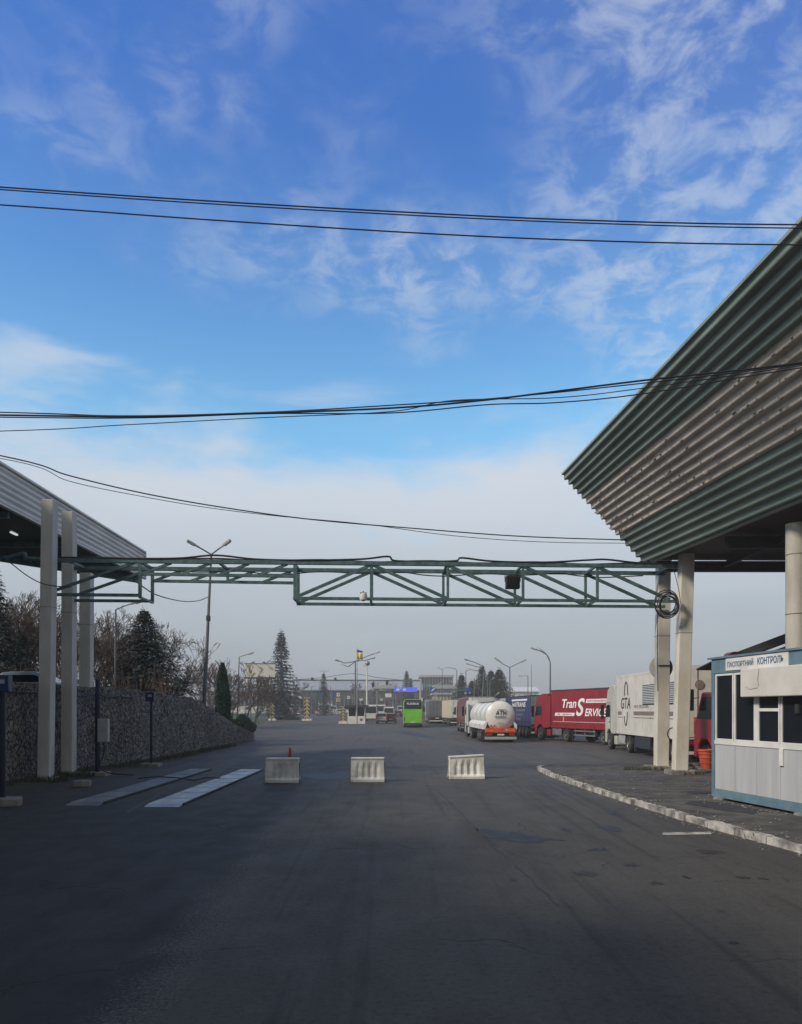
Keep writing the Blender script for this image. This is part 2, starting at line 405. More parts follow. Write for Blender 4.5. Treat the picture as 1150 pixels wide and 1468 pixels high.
# hills on the horizon (real terrain, far away)
def hills(name, D, x0, x1, h, seed, m):
    b = MB(); n = 90
    for i in range(n+1):
        x = x0+(x1-x0)*i/n; t = i/n
        hh = h*(.55+.75*noise.noise(Vector((t*5+seed, seed, 0)))+.25*noise.noise(Vector((t*23, seed, 1))))*min(1, t*6, (1-t)*6)
        for q, (dd, k) in enumerate(((-120, 0), (0, 1), (200, .9), (500, 0))): b.v.append(Vector((x, D+dd, 1.0+max(0, hh)*k)))
    for i in range(n):
        for q in range(3): b.f.append((i*4+q, (i+1)*4+q, (i+1)*4+q+1, i*4+q+1))
    return tag(b.build(name, m, smooth=True), kind='structure')
m_hill = mat('hill_woods', (.07,.085,.07), .95, (.045,.06,.05), .01)
hills('hills', 1500, -200, 1400, 48, 2.3, m_hill)
hills('hills', 1200, -1300, 100, 22, 7.1, m_hill)

# pavement on the right with its worn kerb
kx = [(31.8,5.45),(29,5.35),(26,5.45),(23,5.62),(20.5,5.8),(17,6.1),(15,6.35),(13.2,6.62),(10,7.1),(4,8.0),(-6,9.4),(-30,12)]
b = MB(); far = [(32.9,6.2),(33.3,8.5),(33.6,12),(34,60)]
poly = [(x+.14, d) for d, x in kx][::-1] + [(x, d) for d, x in far] + [(60,-30)]
b.prism(poly, -.02, .125, 'z'); tag(b.build('pavement', m_side), kind='structure')
b = MB(); rnd = random.Random(4)
kpts = spline([(x, d, 0) for d, x in [(32.6,5.75)]+kx], 6)
seg = []; acc = 0; cur = kpts[0]
for p in kpts[1:]:
    while (p-cur).length > .98:
        nx = cur+(p-cur).normalized()*.98; seg.append((cur, nx)); cur = nx
for a, c in seg:
    d = (c-a).normalized(); h = .150+rnd.uniform(-.018,.015); off = rnd.uniform(-.02,.02)
    r = d.cross(Vector((0,0,1))); a2 = a+d*rnd.uniform(.01,.03)+r*off; c2 = c-d*rnd.uniform(.01,.03)+r*(off+rnd.uniform(-.015,.015))
    k = 7
    for j in range(k):                 # each stone chipped along its length
        p, q = a2.lerp(c2, j/k), a2.lerp(c2, (j+1)/k)
        for e, pt in enumerate((p, q)):
            hh = h-abs(noise.noise(pt*3.7))*.055; wd = .10-abs(noise.noise(pt*2.9+Vector((5,0,0))))*.05
            b.v += [pt-r*wd+Vector((0,0,-.02)), pt-r*wd+Vector((0,0,hh-.03)), pt-r*(wd-.035)+Vector((0,0,hh)), pt+r*.10+Vector((0,0,hh-.004)), pt+r*.10+Vector((0,0,-.02))]
        o = len(b.v)-10
        for q_ in range(4): b.f.append((o+q_, o+q_+1, o+q_+6, o+q_+5))
        if j == 0: b.f.append((o,o+1,o+2,o+3,o+4))
        if j == k-1: b.f.append((o+5,o+6,o+7,o+8,o+9))
tag(b.build('kerb', m_kerb), kind='structure')

# verge of earth and weeds along the foot of the wall, soft edge
def irregular(name, cx_, cy_, rx, ry, z, m, seed, n=40, k=.35, th=0):
    b = MB(); vs = []
    for i in range(n):
        t = 2*PI*i/n; s = 1+k*noise.noise(Vector((math.cos(t)*1.6+seed, math.sin(t)*1.6, seed)))+k*.6*noise.noise(Vector((math.cos(t)*5, math.sin(t)*5, seed*3)))
        vs.append((cx_+rx*s*math.cos(t)*math.cos(th)-ry*s*math.sin(t)*math.sin(th), cy_+rx*s*math.cos(t)*math.sin(th)+ry*s*math.sin(t)*math.cos(th), z))
    b.add(vs, [tuple(range(n))]); return tag(b.build(name, m), kind='structure')
b = MB(); n = 60
for i in range(n+1):
    D = 14+(58-14)*i/n; x0 = wallx(D)
    wdt = (1.25 if D < 30 else 1.25-(D-30)*.035)+.25*noise.noise(Vector((D*.7,0,3)))+.12*noise.noise(Vector((D*3,0,5)))
    wdt = max(.12, wdt)
    for t, z in ((-.2,.16),(.35,.09),(.75,.05),(1.0,.004)):
        b.v.append(Vector((x0+wdt*t, D, z+.03*noise.noise(Vector((D*2,t*3,1)))*(1-t))))
for i in range(n):
    for q in range(3): b.f.append((i*4+q, i*4+q+1, (i+1)*4+q+1, (i+1)*4+q))
tag(b.build('verge', m_dirt, smooth=True), kind='structure')
# repairs, wet stains, scars
irregular('road_patch', 2.05, 15.0, .42, .75, .004, m_patch, 1.3, k=.8, th=.5)
irregular('road_patch', 4.15, 15.9, .22, .35, .004, m_patch, 2.9)
for i, (px, py, wp, hp) in enumerate(((842,1253,22,5),(825,1252,8,4),(940,1266,18,5),(1018,1221,28,6),(1052,1352,14,4),(880,1165,20,7),(812,1190,12,5),(905,1240,16,4),(1065,1258,16,4),(985,1258,9,4),(640,1152,10,3),(735,1262,10,3),(960,1150,24,5),(1095,1260,10,3),(860,1218,26,5))):
    D = 2702/(py-1018); irregular('oil_spot', X(px,D), D, wp/2/F*D, hp/2*D*D/2702, .004, m_patch, 20.3+i*3.1, k=.9)
irregular('road_patch', -2.5, 28.6, 1.1, 1.5, .004, m_patch, 6.7)
irregular('road_patch', 1.7, 40, 1.6, 4.0, .004, m_patch2, 8.2)
irregular('road_patch', -3.5, 52, 3.5, 7, .004, m_patch2, 11.2)
irregular('road_patch', 1.3, 78, 1.0, 12, .004, m_patch, 15.2, th=.12)
irregular('pavement_stain', 8.35, 21.6, .75, .35, .130, m_patch, 12.2)
irregular('pavement_stain', 7.4, 18.4, .5, 1.3, .130, m_patch, 13.9, th=.2)
irregular('pavement_stain', 7.6, 26.5, 1.5, 1.2, .130, m_patch2, 17.9)
# two long cracks running up the lane: a strip of missing top layer each
def crack(pts, wd, seed):
    b = MB(); sp_ = spline([(X(x, 2702/(y-1018)), 2702/(y-1018), .004) for x, y in pts], 26)
    for i, p in enumerate(sp_):
        o = .05*noise.noise(p*2.2)+.02*noise.noise(p*7); ww = wd*(.5+.9*abs(noise.noise(p*2.7+Vector((seed,0,0)))))
        b.v += [p+Vector((o-ww/2,0,0)), p+Vector((o+ww/2,0,0))]
        if i: k = len(b.v); b.f.append((k-4,k-3,k-1,k-2))
    tag(b.build('road_crack', m_patch), kind='structure')
crack([(622,1128),(655,1160),(700,1205),(762,1262),(800,1300)], .035, 1)
crack([(700,1205),(745,1228),(790,1240)], .02, 7)
crack([(870,1150),(800,1158),(742,1165)], .02, 9)
# faded marking
b = MB(); q = [(950,1194),(1020,1193),(1020,1196.5),(950,1197.5)]
b.add([(X(x,2702/(y-1018)), 2702/(y-1018), .008) for x,y in q], [(0,1,2,3)]); tag(b.build('lane_marking', m_kerb), kind='structure')
b = MB(); q = [(180,1163),(235,1134),(238,1136),(184,1166)]
b.add([(X(x,2702/(y-1018)), 2702/(y-1018), .008) for x,y in q], [(0,1,2,3)]); tag(b.build('lane_marking', m_patch2), kind='structure')

# ---------------------------------------------------------------- upper terrace behind the wall, grass bank farther on
walltop = lin([(5,3.2),(28,3.25),(34,3.25),(39,3.13),(44,3.0),(46.5,2.75),(49,2.3),(52,1.85),(55,1.37),(58,.95),(61,.62)])
b = MB(); rows = list(range(2, 66, 2)); cols = [0,.5,2,5,10,18,30,60]
for D in rows:
    for c in cols:
        h = min(2.5, max(.0, walltop(D)-.55)) if D < 61 else 0
        h2 = h if c < 3 else max(h, min(2.5, 2.5-(D-56)*.25))
        b.v.append(Vector((wallx(D)-.30-c, D, max(-.02, h2+(.12*noise.noise(Vector((D*.3,c*.4,0))) if D < 60 else 0)))))
k = len(cols)
for i in range(len(rows)-1):
    for j in range(k-1): b.f.append((i*k+j, i*k+j+1, (i+1)*k+j+1, (i+1)*k+j))
tag(b.build('terrace', m_grass, smooth=True), kind='structure')
b = MB(); n, k = 16, 10
for i in range(n+1):
    D = 108+(156-108)*i/n; e = lefte(D)
    for j in range(k+1):
        t = j/k; h = 1.75*min(1,(i/n)*2.2)*min(1,t*3.0)
        b.v.append(Vector((e+.1-t*30, D, rise(D)-.02+h+.15*noise.noise(Vector((D*.2,t*8,0)))*min(1,t*4))))
for i in range(n):
    for j in range(k): b.f.append((i*(k+1)+j, i*(k+1)+j+1, (i+1)*(k+1)+j+1, (i+1)*(k+1)+j))
tag(b.build('grass_bank', m_grass, smooth=True), kind='structure')

# ---------------------------------------------------------------- rubble stone retaining wall
def stone_mat():
    m = bpy.data.materials.new('rubble_stone'); m.use_nodes = True; nt = m.node_tree; bs = nt.nodes['Principled BSDF']; lk = nt.links.new
    tc = nt.nodes.new('ShaderNodeTexCoord'); mp = nt.nodes.new('ShaderNodeMapping'); mp.inputs[3].default_value = (1, 1, .62); lk(tc.outputs['Object'], mp.inputs[0])
    v = nt.nodes.new('ShaderNodeTexVoronoi'); v.inputs['Scale'].default_value = 7; lk(mp.outputs[0], v.inputs['Vector'])
    e = nt.nodes.new('ShaderNodeTexVoronoi'); e.feature = 'DISTANCE_TO_EDGE'; e.inputs['Scale'].default_value = 7; lk(mp.outputs[0], e.inputs['Vector'])
    r = nt.nodes.new('ShaderNodeValToRGB'); el = r.color_ramp.elements
    el[0].color = (.15,.135,.115,1); el[1].color = (.34,.305,.26,1)
    for p, c in ((.3,(.28,.25,.22,1)),(.6,(.19,.185,.18,1))): x = el.new(p); x.color = c
    s = nt.nodes.new('ShaderNodeSeparateColor'); lk(v.outputs['Color'], s.inputs[0]); lk(s.outputs[0], r.inputs[0])
    g = nt.nodes.new('ShaderNodeMapRange'); lk(e.outputs[0], g.inputs[0]); g.inputs[1].default_value = .01; g.inputs[2].default_value = .10
    mx = nt.nodes.new('ShaderNodeMix'); mx.data_type = 'RGBA'; lk(g.outputs[0], mx.inputs[0]); mx.inputs[6].default_value = (.05,.048,.044,1); lk(r.outputs[0], mx.inputs[7])
    n = nt.nodes.new('ShaderNodeTexNoise'); n.inputs['Scale'].default_value = .9; n.inputs['Detail'].default_value = 6; lk(tc.outputs['Object'], n.inputs['Vector'])
    m2 = nt.nodes.new('ShaderNodeMix'); m2.data_type = 'RGBA'; m2.blend_type = 'MULTIPLY'; m2.inputs[0].default_value = .7
    cr = nt.nodes.new('ShaderNodeValToRGB'); cr.color_ramp.elements[0].position = .35; cr.color_ramp.elements[0].color = (.6,.6,.56,1); cr.color_ramp.elements[1].position = .65
    lk(n.outputs[0], cr.inputs[0]); lk(mx.outputs[2], m2.inputs[6]); lk(cr.outputs[0], m2.inputs[7]); lk(m2.outputs[2], bs.inputs['Base Color'])
    bs.inputs['Roughness'].default_value = .9
    bp = nt.nodes.new('ShaderNodeBump'); bp.inputs['Strength'].default_value = .9; bp.inputs['Distance'].default_value = .06
    ad = nt.nodes.new('ShaderNodeMath'); ad.operation = 'ADD'; lk(g.outputs[0], ad.inputs[0])
    n3 = nt.nodes.new('ShaderNodeTexNoise'); n3.inputs['Scale'].default_value = 22; lk(tc.outputs['Object'], n3.inputs['Vector']); lk(n3.outputs[0], ad.inputs[1])
    lk(ad.outputs[0], bp.inputs['Height']); lk(bp.outputs[0], bs.inputs['Normal'])
    return m
b = MB(); D = 10.0; cols_ = []
while D < 61: cols_.append(D); D += .09 if D < 35 else .14
cols_.append(61.0); nv = 30
for D in cols_:
    t_ = walltop(D)+.06*noise.noise(Vector((D*.5,0,0)))+.05*noise.noise(Vector((D*2.3,0,0)))
    for j in range(nv+1):
        z = -.05+(t_+.05)*j/nv; x = wallx(D)
        d, _ = noise.voronoi(Vector((x, D, z*.62))*7, distance_metric='DISTANCE', exponent=2.5)
        o = min(.09, (d[1]-d[0])*.2)+.03*noise.noise(Vector((0,D*2,z*2)))
        b.v.append(Vector((x+o-.05, D, z)))
    b.v.append(Vector((wallx(D)-.32, D, t_+.02))); b.v.append(Vector((wallx(D)-.34, D, -.05)))
k = nv+3
for i in range(len(cols_)-1):
    for j in range(k-1): b.f.append((i*k+j, (i+1)*k+j, (i+1)*k+j+1, i*k+j+1))
b.f.append(tuple((len(cols_)-1)*k+j for j in range(k)))
wl = b.build('stone_wall', stone_mat(), smooth=False); tag(wl, 'long rubble stone retaining wall dropping in a curve at its far end', 'wall')

# ---------------------------------------------------------------- square concrete pillars
def pillar(px0, py0, D, px1, py1, wpx, label, m, depth=.42, group='square concrete pillars of the pipe truss', foot=True, fz=.0):
    a = P(px0, py0, D); a.z = fz; c = P(px1, py1, D); ww = wpx/F*D
    t = thing('concrete_pillar', label, 'pillar', (a.x, a.y, fz), 0, group)
    b = MB(); h = c.z-fz; dx = c.x-a.x
    vs = []
    for z, o in ((-.05, 0), (h, dx)):
        for i, j in ((-1,-1),(1,-1),(1,1),(-1,1)): vs.append((o+i*ww/2, j*depth/2, z))
    b.add(vs, [(0,1,2,3),(4,7,6,5),(0,4,5,1),(1,5,6,2),(2,6,7,3),(3,7,4,0)])
    b.build('shaft', m, t, bev=.02)
    # joint between cast segments
    b = MB(); zj = h*.62; b.box((dx*.62,0,zj),(ww+.012,depth+.012,.02)); b.build('joint', m_foot, t)
    if foot:
        b = MB(); b.bb(-ww*.95, ww*.95, -depth*.9, depth*.9, -.05, .16); b.build('footing', m_foot, t, bev=.03)
    return t
pillar(65.5, 1121, 26.4, 71.5, 718, 17, 'nearest grey concrete pillar in front of the stone wall, carrying the truss', m_concg, foot=True)
pillar(98.5, 1114, 28.4, 99.5, 735, 16, 'second grey concrete pillar standing by the wall just behind the nearest one', m_concg)
pillar(123.5, 978, 34.0, 124.5, 822, 16, 'grey concrete pillar on the terrace behind the wall, holding up the grey canopy', m_concg, foot=False, fz=2.4)
pillar(948, 1106, 30.0, 951, 795, 17.5, 'cream concrete pillar on the right with a round plate strapped to it', m_conc, fz=.12)
pillar(974.5, 1113, 27.9, 984.5, 784, 18.5, 'cream concrete pillar nearer the blue booth, beside the cable coil', m_conc, fz=.12)

# ---------------------------------------------------------------- green box truss across the lanes
tr = thing('pipe_truss', 'green steel box truss spanning the lanes between grey and cream pillars', 'truss', (0, 27.5, 0))
# frames: near one from (-11.6,26.9) to (9.9,28.2); far one 1.45 m behind
def fr(x, off): return 26.95 + (x+11.6)*1.25/21.5 + off - 27.5
def tp(x, off, z): return Vector((x, fr(x, off), z))
ZT, ZB, ZM = 7.38, 6.17, 6.95
for nm, off in (('near', 0.0), ('far', 1.45)):
    xa, xb = (-8.82, -3.62) if off == 0 else (-8.85, -3.70)
    xr = 9.85 if off == 0 else 9.75
    MB().beam(tp(-12.0, off, ZT), tp(xr, off, ZT+.02), .15, .13).build('top_chord', m_steelg, tr)
    MB().beam(tp(-12.0, off, ZB+.06), tp(xa, off, ZB+.06), .10).build('bottom_chord', m_steelg, tr)
    MB().beam(tp(xa-.05, off, ZM), tp(xb+.05, off, ZM-.03), .10).build('bottom_chord', m_steelg, tr)
    MB().beam(tp(xb-.05, off, ZB), tp(xr, off, ZB), .10).build('bottom_chord', m_steelg, tr)
    MB().beam(tp(xa, off, ZT), tp(xa, off, ZB), .10, up=(0,1,0)).build('vertical', m_steelg, tr)
    MB().beam(tp(xb, off, ZT), tp(xb, off, ZB-.05), .11, up=(0,1,0)).build('vertical', m_steelg, tr)
    MB().beam(tp(-11.9, off, ZB+.1), tp(-9.0, off, ZT-.05), .09).build('brace', m_steelg, tr)
    n = 4; st_ = (xb-xa)/n
    for i in range(n):
        MB().beam(tp(xa+i*st_+.05, off, ZM), tp(xa+(i+.8)*st_, off, ZT-.05), .085).build('brace', m_steelg, tr)
    if off: 
        MB().beam(tp(-6.2, off, ZT), tp(-6.2, off, ZM), .09, up=(0,1,0)).build('vertical', m_steelg, tr)
    st_ = 2.62; xs = [xb+i*st_ for i in range(6)]
    for i in range(5):
        a, c = xs[i], min(xs[i+1], xr-.1)
        if i == 0: MB().beam(tp(a+.05, off, ZB+.05), tp(c-.05, off, ZT-.05), .10).build('brace', m_steelg, tr)
        else: MB().beam(tp(a+.05, off, ZT-.05), tp(c-.05, off, ZB+.05), .10).build('brace', m_steelg, tr)
        if i < 4: MB().beam(tp(c, off, ZT), tp(c, off, ZB), .09, up=(0,1,0)).build('vertical', m_steelg, tr)
for x in (-11.2, -8.84, -6.2, -3.66, -1.05, 1.57, 4.2, 6.8, 9.4):
    MB().beam(tp(x, 0, ZT), tp(x, 1.45, ZT), .08).build('cross_bar', m_steelg, tr)
for x in (-8.84, -3.66, -1.05, 1.57, 4.2, 6.8):
    MB().beam(tp(x, 0, ZB), tp(x, 1.45, ZB), .07).build('cross_bar', m_steelg, tr)
# cables lying loose along the top chord
rnd = random.Random(3)
wb = MB(); wl_ = [(-11.5,.12),(-9.6,.10),(-7.6,.12),(-6.3,.24),(-5.0,.13),(-3.4,.10),(-1.4,.16),(-.45,.26),(-.2,.12),(1.0,.12),(1.9,.14),(2.1,.24),(3.2,.14),(5.0,.12),(6.5,.22),(7.2,.25),(8.2,.14),(9.6,.10)]
wb.tube(spline([tp(x, -.05+.04*math.sin(x*2), ZT+h-.02) for x, h in wl_], 5), .035, 6)
wb.tube(spline([tp(x, .05, ZT+.10+.03*math.sin(x*1.7)) for x in [-11.5+i*.9 for i in range(24)]], 4), .03, 6)
wb.tube(spline([tp(x, .9+.2*math.sin(x), ZT-.12-.10*abs(math.sin(x*1.1))) for x in [-8+i*.8 for i in range(22)]], 4), .022, 5)
wb.build('cable_run', m_wire, tr, smooth=True)

def put(b, name, m, label, cat, group=None, **k): return tag(b.build(name, m, **k), label, cat, group)
# floodlight hanging on the truss
p = P(735, 835, 28.5); t = thing('floodlight', 'dark box floodlight hanging in the right half of the truss', 'floodlight', p)
b = MB(); b.box((0,0,0),(.50,.26,.46)); b.build('housing', m_black, t, bev=.03)
b = MB()
for i in range(6): b.box((-.2+i*.08, -.15, 0),(.012,.05,.40))
b.build('cooling_fins', m_chass, t)
b = MB(); b.beam((0,.0,.2),(0,.0,.36),.05,up=(0,1,0)); b.beam((-.27,0,.02),(-.27,0,.30),.03,up=(0,1,0)); b.beam((.27,0,.02),(.27,0,.30),.03,up=(0,1,0)); b.beam((-.27,0,.3),(.27,0,.3),.03); b.build('bracket', m_steelg, t)
# small lamp on the lower chord
p = P(521, 856, 27.3); t = thing('chord_lamp', 'small round pale lamp clamped to the lower chord of the truss', 'lamp', p)
MB().lathe([(.02,-.14),(.12,-.10),(.14,.02),(.12,.10),(.04,.15)], n=14).build('bowl', m_cream, t, smooth=True)
b = MB(); b.beam((0,0,.12),(0,0,.20),.04,up=(0,1,0)); b.box((0,0,.13),(.22,.08,.05)); b.build('clamp', m_chass, t)
# coil of spare cable on the right pillars
p = P(957, 865, 27.4); t = thing('cable_coil', 'thick coil of black cable hanging between the two cream pillars', 'coil', p)
rnd = random.Random(8)
for i in range(7):
    r = rnd.uniform(.26,.42); cxo, czo, yo = rnd.uniform(-.05,.05), rnd.uniform(-.08,.04), rnd.uniform(-.06,.06); tl = rnd.uniform(-.12,.12)
    pts = [(cxo+r*math.cos(a), yo+.03*math.sin(3*a+i)+tl*math.sin(a)*.3, czo+r*1.08*math.sin(a)) for a in [2*PI*j/28 for j in range(29)]]
    MB().tube(pts, .016+rnd.random()*.008, 6, False).build('cable_loop', m_wire, t, smooth=True)
MB().tube(spline([(-.8,.3,.10),(-.5,.25,.05),(-.28,.2,-.2),(-.28,.2,-1.5),(-.26,.2,-3)],8), .016, 5).build('cable_tail', m_wire, t, smooth=True)
MB().tube(spline([(.1,0,1.6),(.2,0,1.2),(.38,0,.5),(.45,0,.0)],8), .012, 5).build('cable_tail', m_wire, t, smooth=True)
# round plate strapped to the pillar
p = P(948, 957, 30.25); t = thing('round_plate', 'round sign plate seen from behind, half pale and half dark, strapped to the pillar', 'sign', p)
for s, m in ((-1, m_cream), (1, m_chass)):
    b = MB(); pts = [(0,-.44)]+[(s*.44*math.sin(a), -.44*math.cos(a)) for a in [PI*j/20 for j in range(1,20)]]+[(0,.44)]
    b.prism(pts, 0, .03, 'y'); b.build('half_disc', m, t)
b = MB(); b.box((0,-.49,.05),(.50,.02,.04)); b.box((-.25,-.25,.05),(.02,.5,.04)); b.box((.25,-.25,.05),(.02,.5,.04)); b.build('strap', m_chass, t)
# rubber hose loop on the farther pillar
p = P(965, 1052, 29.6); b = MB()
b.tube([(.20*math.cos(a), .02*math.sin(a*2), .22*math.sin(a)) for a in [2*PI*j/24 for j in range(25)]], .022, 6, False)
o = b.build('hose_loop', m_wire, smooth=True); o.location = p; tag(o, 'small black hose loop hung low between the cream pillars', 'hose')

# ---------------------------------------------------------------- right canopy with leaning corrugated fascia
cn = thing('canopy', 'big roof canopy with outward leaning green and beige corrugated fascia, on the right', 'canopy', (9, 29, 0))
O = Vector((9, 29, 0))
def fp(u, v):     # u: 0 far end .. 1 near end (D 29 -> 5), v: 0 bottom .. 1 top
    D = 29-24*u; bx = 8.83+(29-D)*.133; tx = 5.88+(29-D)*.076
    return Vector((bx+(tx-bx)*v, D, 7.67+3.18*v))
def ribh(ph):
    t = ph/.36 if ph < .36 else (1-ph)/.64
    return (.5-.5*math.cos(PI*t))**.85
def fascia(v0, v1, nm, m, ribs):
    b = MB(); prof = []; k = ribs*10
    for i in range(k+1):
        t = i/k*ribs; ph = t-math.floor(t)
        if i == k: ph = 1.0
        prof.append((v0+(v1-v0)*i/k, ribh(ph)))     # rounded rib with a narrow valley
    nu = 16
    nrm = Vector((-.72, -.0, -.69))
    for j in range(nu+1):
        u = j/nu
        for v, h in prof:
            hh = h
            b.v.append(fp(u, v)+nrm*(.10*hh+.006*noise.noise(Vector((u*30, v*40, 0))))-O)
    kk = len(prof)
    for j in range(nu):
        for i in range(kk-1): b.f.append((j*kk+i, j*kk+i+1, (j+1)*kk+i+1, (j+1)*kk+i))
    o = b.build(nm, m, cn, smooth=False, fix=False)
    for p_ in o.data.polygons: p_.use_smooth = True
    return o
fascia(.0, .315, 'fascia_sheet', m_fgreen, 5)['label'] = 'lower green corrugated sheets'
fascia(.316, .73, 'fascia_sheet', m_fbeige, 7)['label'] = 'rusty beige corrugated sheets'
fascia(.731, 1.0, 'fascia_sheet', m_fgreen, 5)['label'] = 'upper green corrugated sheets'
nrm_ = Vector((-.72,0,-.69)); rnd = random.Random(6)
for v0, v1, mm, nn, rbs in ((.0,.315,m_fgreen,7,5),(.316,.73,m_fbeige,9,7),(.731,1.0,m_fgreen,6,5)):
    for q in range(nn):
        b = MB(); u = (q+.5+rnd.uniform(-.15,.15))/nn
        for i in range(rbs*8+1):
            v, h = v0+(v1-v0)*i/(rbs*8), .10*ribh((i/8) % 1.0)+.006
            for du in (0, .0022): b.v.append(fp(u+du, v)+nrm_*h-O)
            if i: b.f.append((2*i-2, 2*i-1, 2*i+1, 2*i))
        b.build('sheet_lap', mm, cn, fix=False)
b = MB(); rnd = random.Random(16)
for q in range(230):
    u, rb_ = rnd.random()**1.2*.8, rnd.randint(0, 6); v = .316+.414*(rb_+.42+rnd.uniform(-.16,.3))/7; c = fp(u, v)-O+nrm_*.092
    s_ = rnd.uniform(.012,.05); b.box(c, (s_, s_*rnd.uniform(1,4), s_*.8), rz=rnd.uniform(-.3,.3))
b.build('bird_droppings_and_rust', m_foot, cn)['kind'] = 'stuff'
b = MB(); b.beam(fp(0,1)-O+Vector((0,0,.03)), fp(1,1)-O+Vector((0,0,.03)), .16, .07); b.build('edge_trim', m_fgreen, cn)
b = MB(); b.beam(fp(0,0)-O+Vector((.06,0,-.04)), fp(1,0)-O+Vector((.06,0,-.04)), .14, .06); b.build('edge_trim', m_fgreen, cn)
# inner shell behind the sheets, soffit and roof
b = MB(); 
vs = [fp(0,0)+Vector((.06,0,0)), fp(0,1)+Vector((.30,0,-.02)), fp(1,1)+Vector((.30,0,-.02)), fp(1,0)+Vector((.06,0,0)), Vector((34,29,7.67)), Vector((34,29,10.6)), Vector((34,5,10.6)), Vector((34,5,7.67))]
nb_ = Vector((.17,0,.10)); NS = 12
for j in range(NS+1):
    for v in (0, .25, .5, .75, 1): b.v.append(fp(j/NS, v)+nb_-O)
for j in range(NS):
    for i in range(4): b.f.append((j*5+i, j*5+i+1, j*5+i+6, j*5+i+5))
o4 = len(b.v); e0, e1 = o4-5, o4-1; b.v += [v-O for v in vs[4:]]
b.f += [(0,1,2,3,4,o4+1,o4), tuple([o4+3,o4+2]+[e1-i for i in range(5)]), tuple([j*5 for j in range(NS+1)]+[o4+3,o4]), tuple([j*5+4 for j in range(NS+1)]+[o4+2,o4+1])]
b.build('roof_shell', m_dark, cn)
b = MB()
for D in (28.7, 24.6, 20.5, 16.4, 12.3, 8.2): b.bb(9.4+(29-D)*.133-9, 24, D-29-.12, D-29+.12, 7.30, 7.66)
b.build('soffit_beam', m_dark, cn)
b = MB()
for x in (11.5, 14.5, 17.5): b.bb(x-9-.07, x-9+.07, -23.5, -.5, 7.42, 7.60)
b.build('soffit_rail', m_dark, cn)
b = MB(); b.tube([(-.8+.3,-.4,7.62),(25,-.4,7.62)], .05, 6); b.build('soffit_pipe', m_chass, cn)
cc = thing('round_column', 'thick round concrete column behind the booth, under the right canopy', 'column', (10.66, 21.6, .12))
MB().lathe([(.29,0),(.28,3),(.28,7.24)], n=28).build('shaft', mat('column_concrete', (.50,.48,.42), .85, (.36,.34,.30), 1.6, .4, 22, st=(1,1,.3)), cc, smooth=True)
b = MB()
for z in (1.6,3.2,4.8,6.4): b.lathe([(.292,z),(.292,z+.02)], n=28)
b.build('formwork_ring', m_foot, cc)

# ---------------------------------------------------------------- left canopy
cl = thing('canopy', 'grey corrugated canopy with dark underside above the stone wall, on the left', 'canopy', (-13.5, 42, 0))
O2 = Vector((-13.5, 42, 0))
b = MB(); ribs = 6; k = ribs*8; kk = k+1; nu = 16
for j in range(nu+1):
    D = 42-64*j/nu
    for i in range(kk):
        t = i/k*ribs; ph = t-math.floor(t)
        z = 9.27+1.33*i/k; b.v.append(Vector((-13.5+.09*math.pow(.5-.5*math.cos(2*PI*ph), .7), D, z))-O2)
for j in range(nu):
    for i in range(k): b.f.append((j*kk+i, j*kk+i+1, (j+1)*kk+i+1, (j+1)*kk+i))
o = b.build('fascia_sheet', m_fgrey, cl, fix=False)
for p_ in o.data.polygons: p_.use_smooth = True
MB().beam(Vector((-13.45,42,10.63))-O2, Vector((-13.45,-22,10.63))-O2, .18, .07).build('edge_trim', m_fgrey, cl)
MB().beam(Vector((-13.44,42,9.25))-O2, Vector((-13.44,-22,9.25))-O2, .16, .06).build('edge_trim', m_fgrey, cl)
MB().beam(Vector((-13.43,42.06,9.2))-O2, Vector((-13.43,42.06,10.68))-O2, .14, .08, up=(0,1,0)).build('edge_trim', m_fgrey, cl)
b = MB(); ol = [(-13.55,42),(-17.8,35.9),(-23,28.6),(-34,20),(-34,-22),(-10.6,-22),(-10.6,8.2),(-13.55,8.2)]  # unseen near part lengthened and widened to shade the near lane
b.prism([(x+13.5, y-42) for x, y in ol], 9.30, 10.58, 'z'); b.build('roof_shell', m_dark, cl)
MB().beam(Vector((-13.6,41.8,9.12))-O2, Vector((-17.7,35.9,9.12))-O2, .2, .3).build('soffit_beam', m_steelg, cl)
MB().beam(Vector((-17.7,35.9,9.12))-O2, Vector((-23,28.6,9.12))-O2, .2, .3).build('soffit_beam', m_steelg, cl)
for D in (38, 33, 28, 23, 18, 13, 8, 3): MB().beam(Vector((-13.7,D,9.16))-O2, Vector((-13.7-min(12,(42-D)*.7+.2),D,9.16))-O2, .16, .22).build('soffit_beam', m_steelg, cl)
MB().tube(spline([P(-40,806,27.0)-O2, P(0,802,27.0)-O2, P(33,794,27.0)-O2, P(38,800,27.0)-O2, P(60,802,27)-O2], 6), .07, 8).build('pipe', m_steelg, cl, smooth=True)
p = P(20, 765, 31); t = thing('tube_light', 'small white fluorescent light under the left canopy', 'lamp', p)
b = MB(); b.box((0,0,0),(.08,.5,.05)); b.build('diffuser', mat('tube_glow', (.8,.8,.8), .5, emit=((1,1,1),.5)), t)
b = MB(); b.box((0,0,.07),(.12,.6,.05)); b.beam((0,0,.09),(0,0,Z(722,31)-p.z+.4),.03,up=(0,1,0)); b.build('fitting', m_metal, t)

# ---------------------------------------------------------------- passport booth
A0 = Vector((7.84, 20.25, 0)); A1 = Vector((8.46, 16.55, 0)); ln = (A1-A0).length
ang = math.atan2(-(A1-A0).x, (A1-A0).y)
bt = thing('passport_booth', 'white panelled passport booth with pale blue frame and dark windows', 'booth', (A0.x, A0.y, .18), 0)
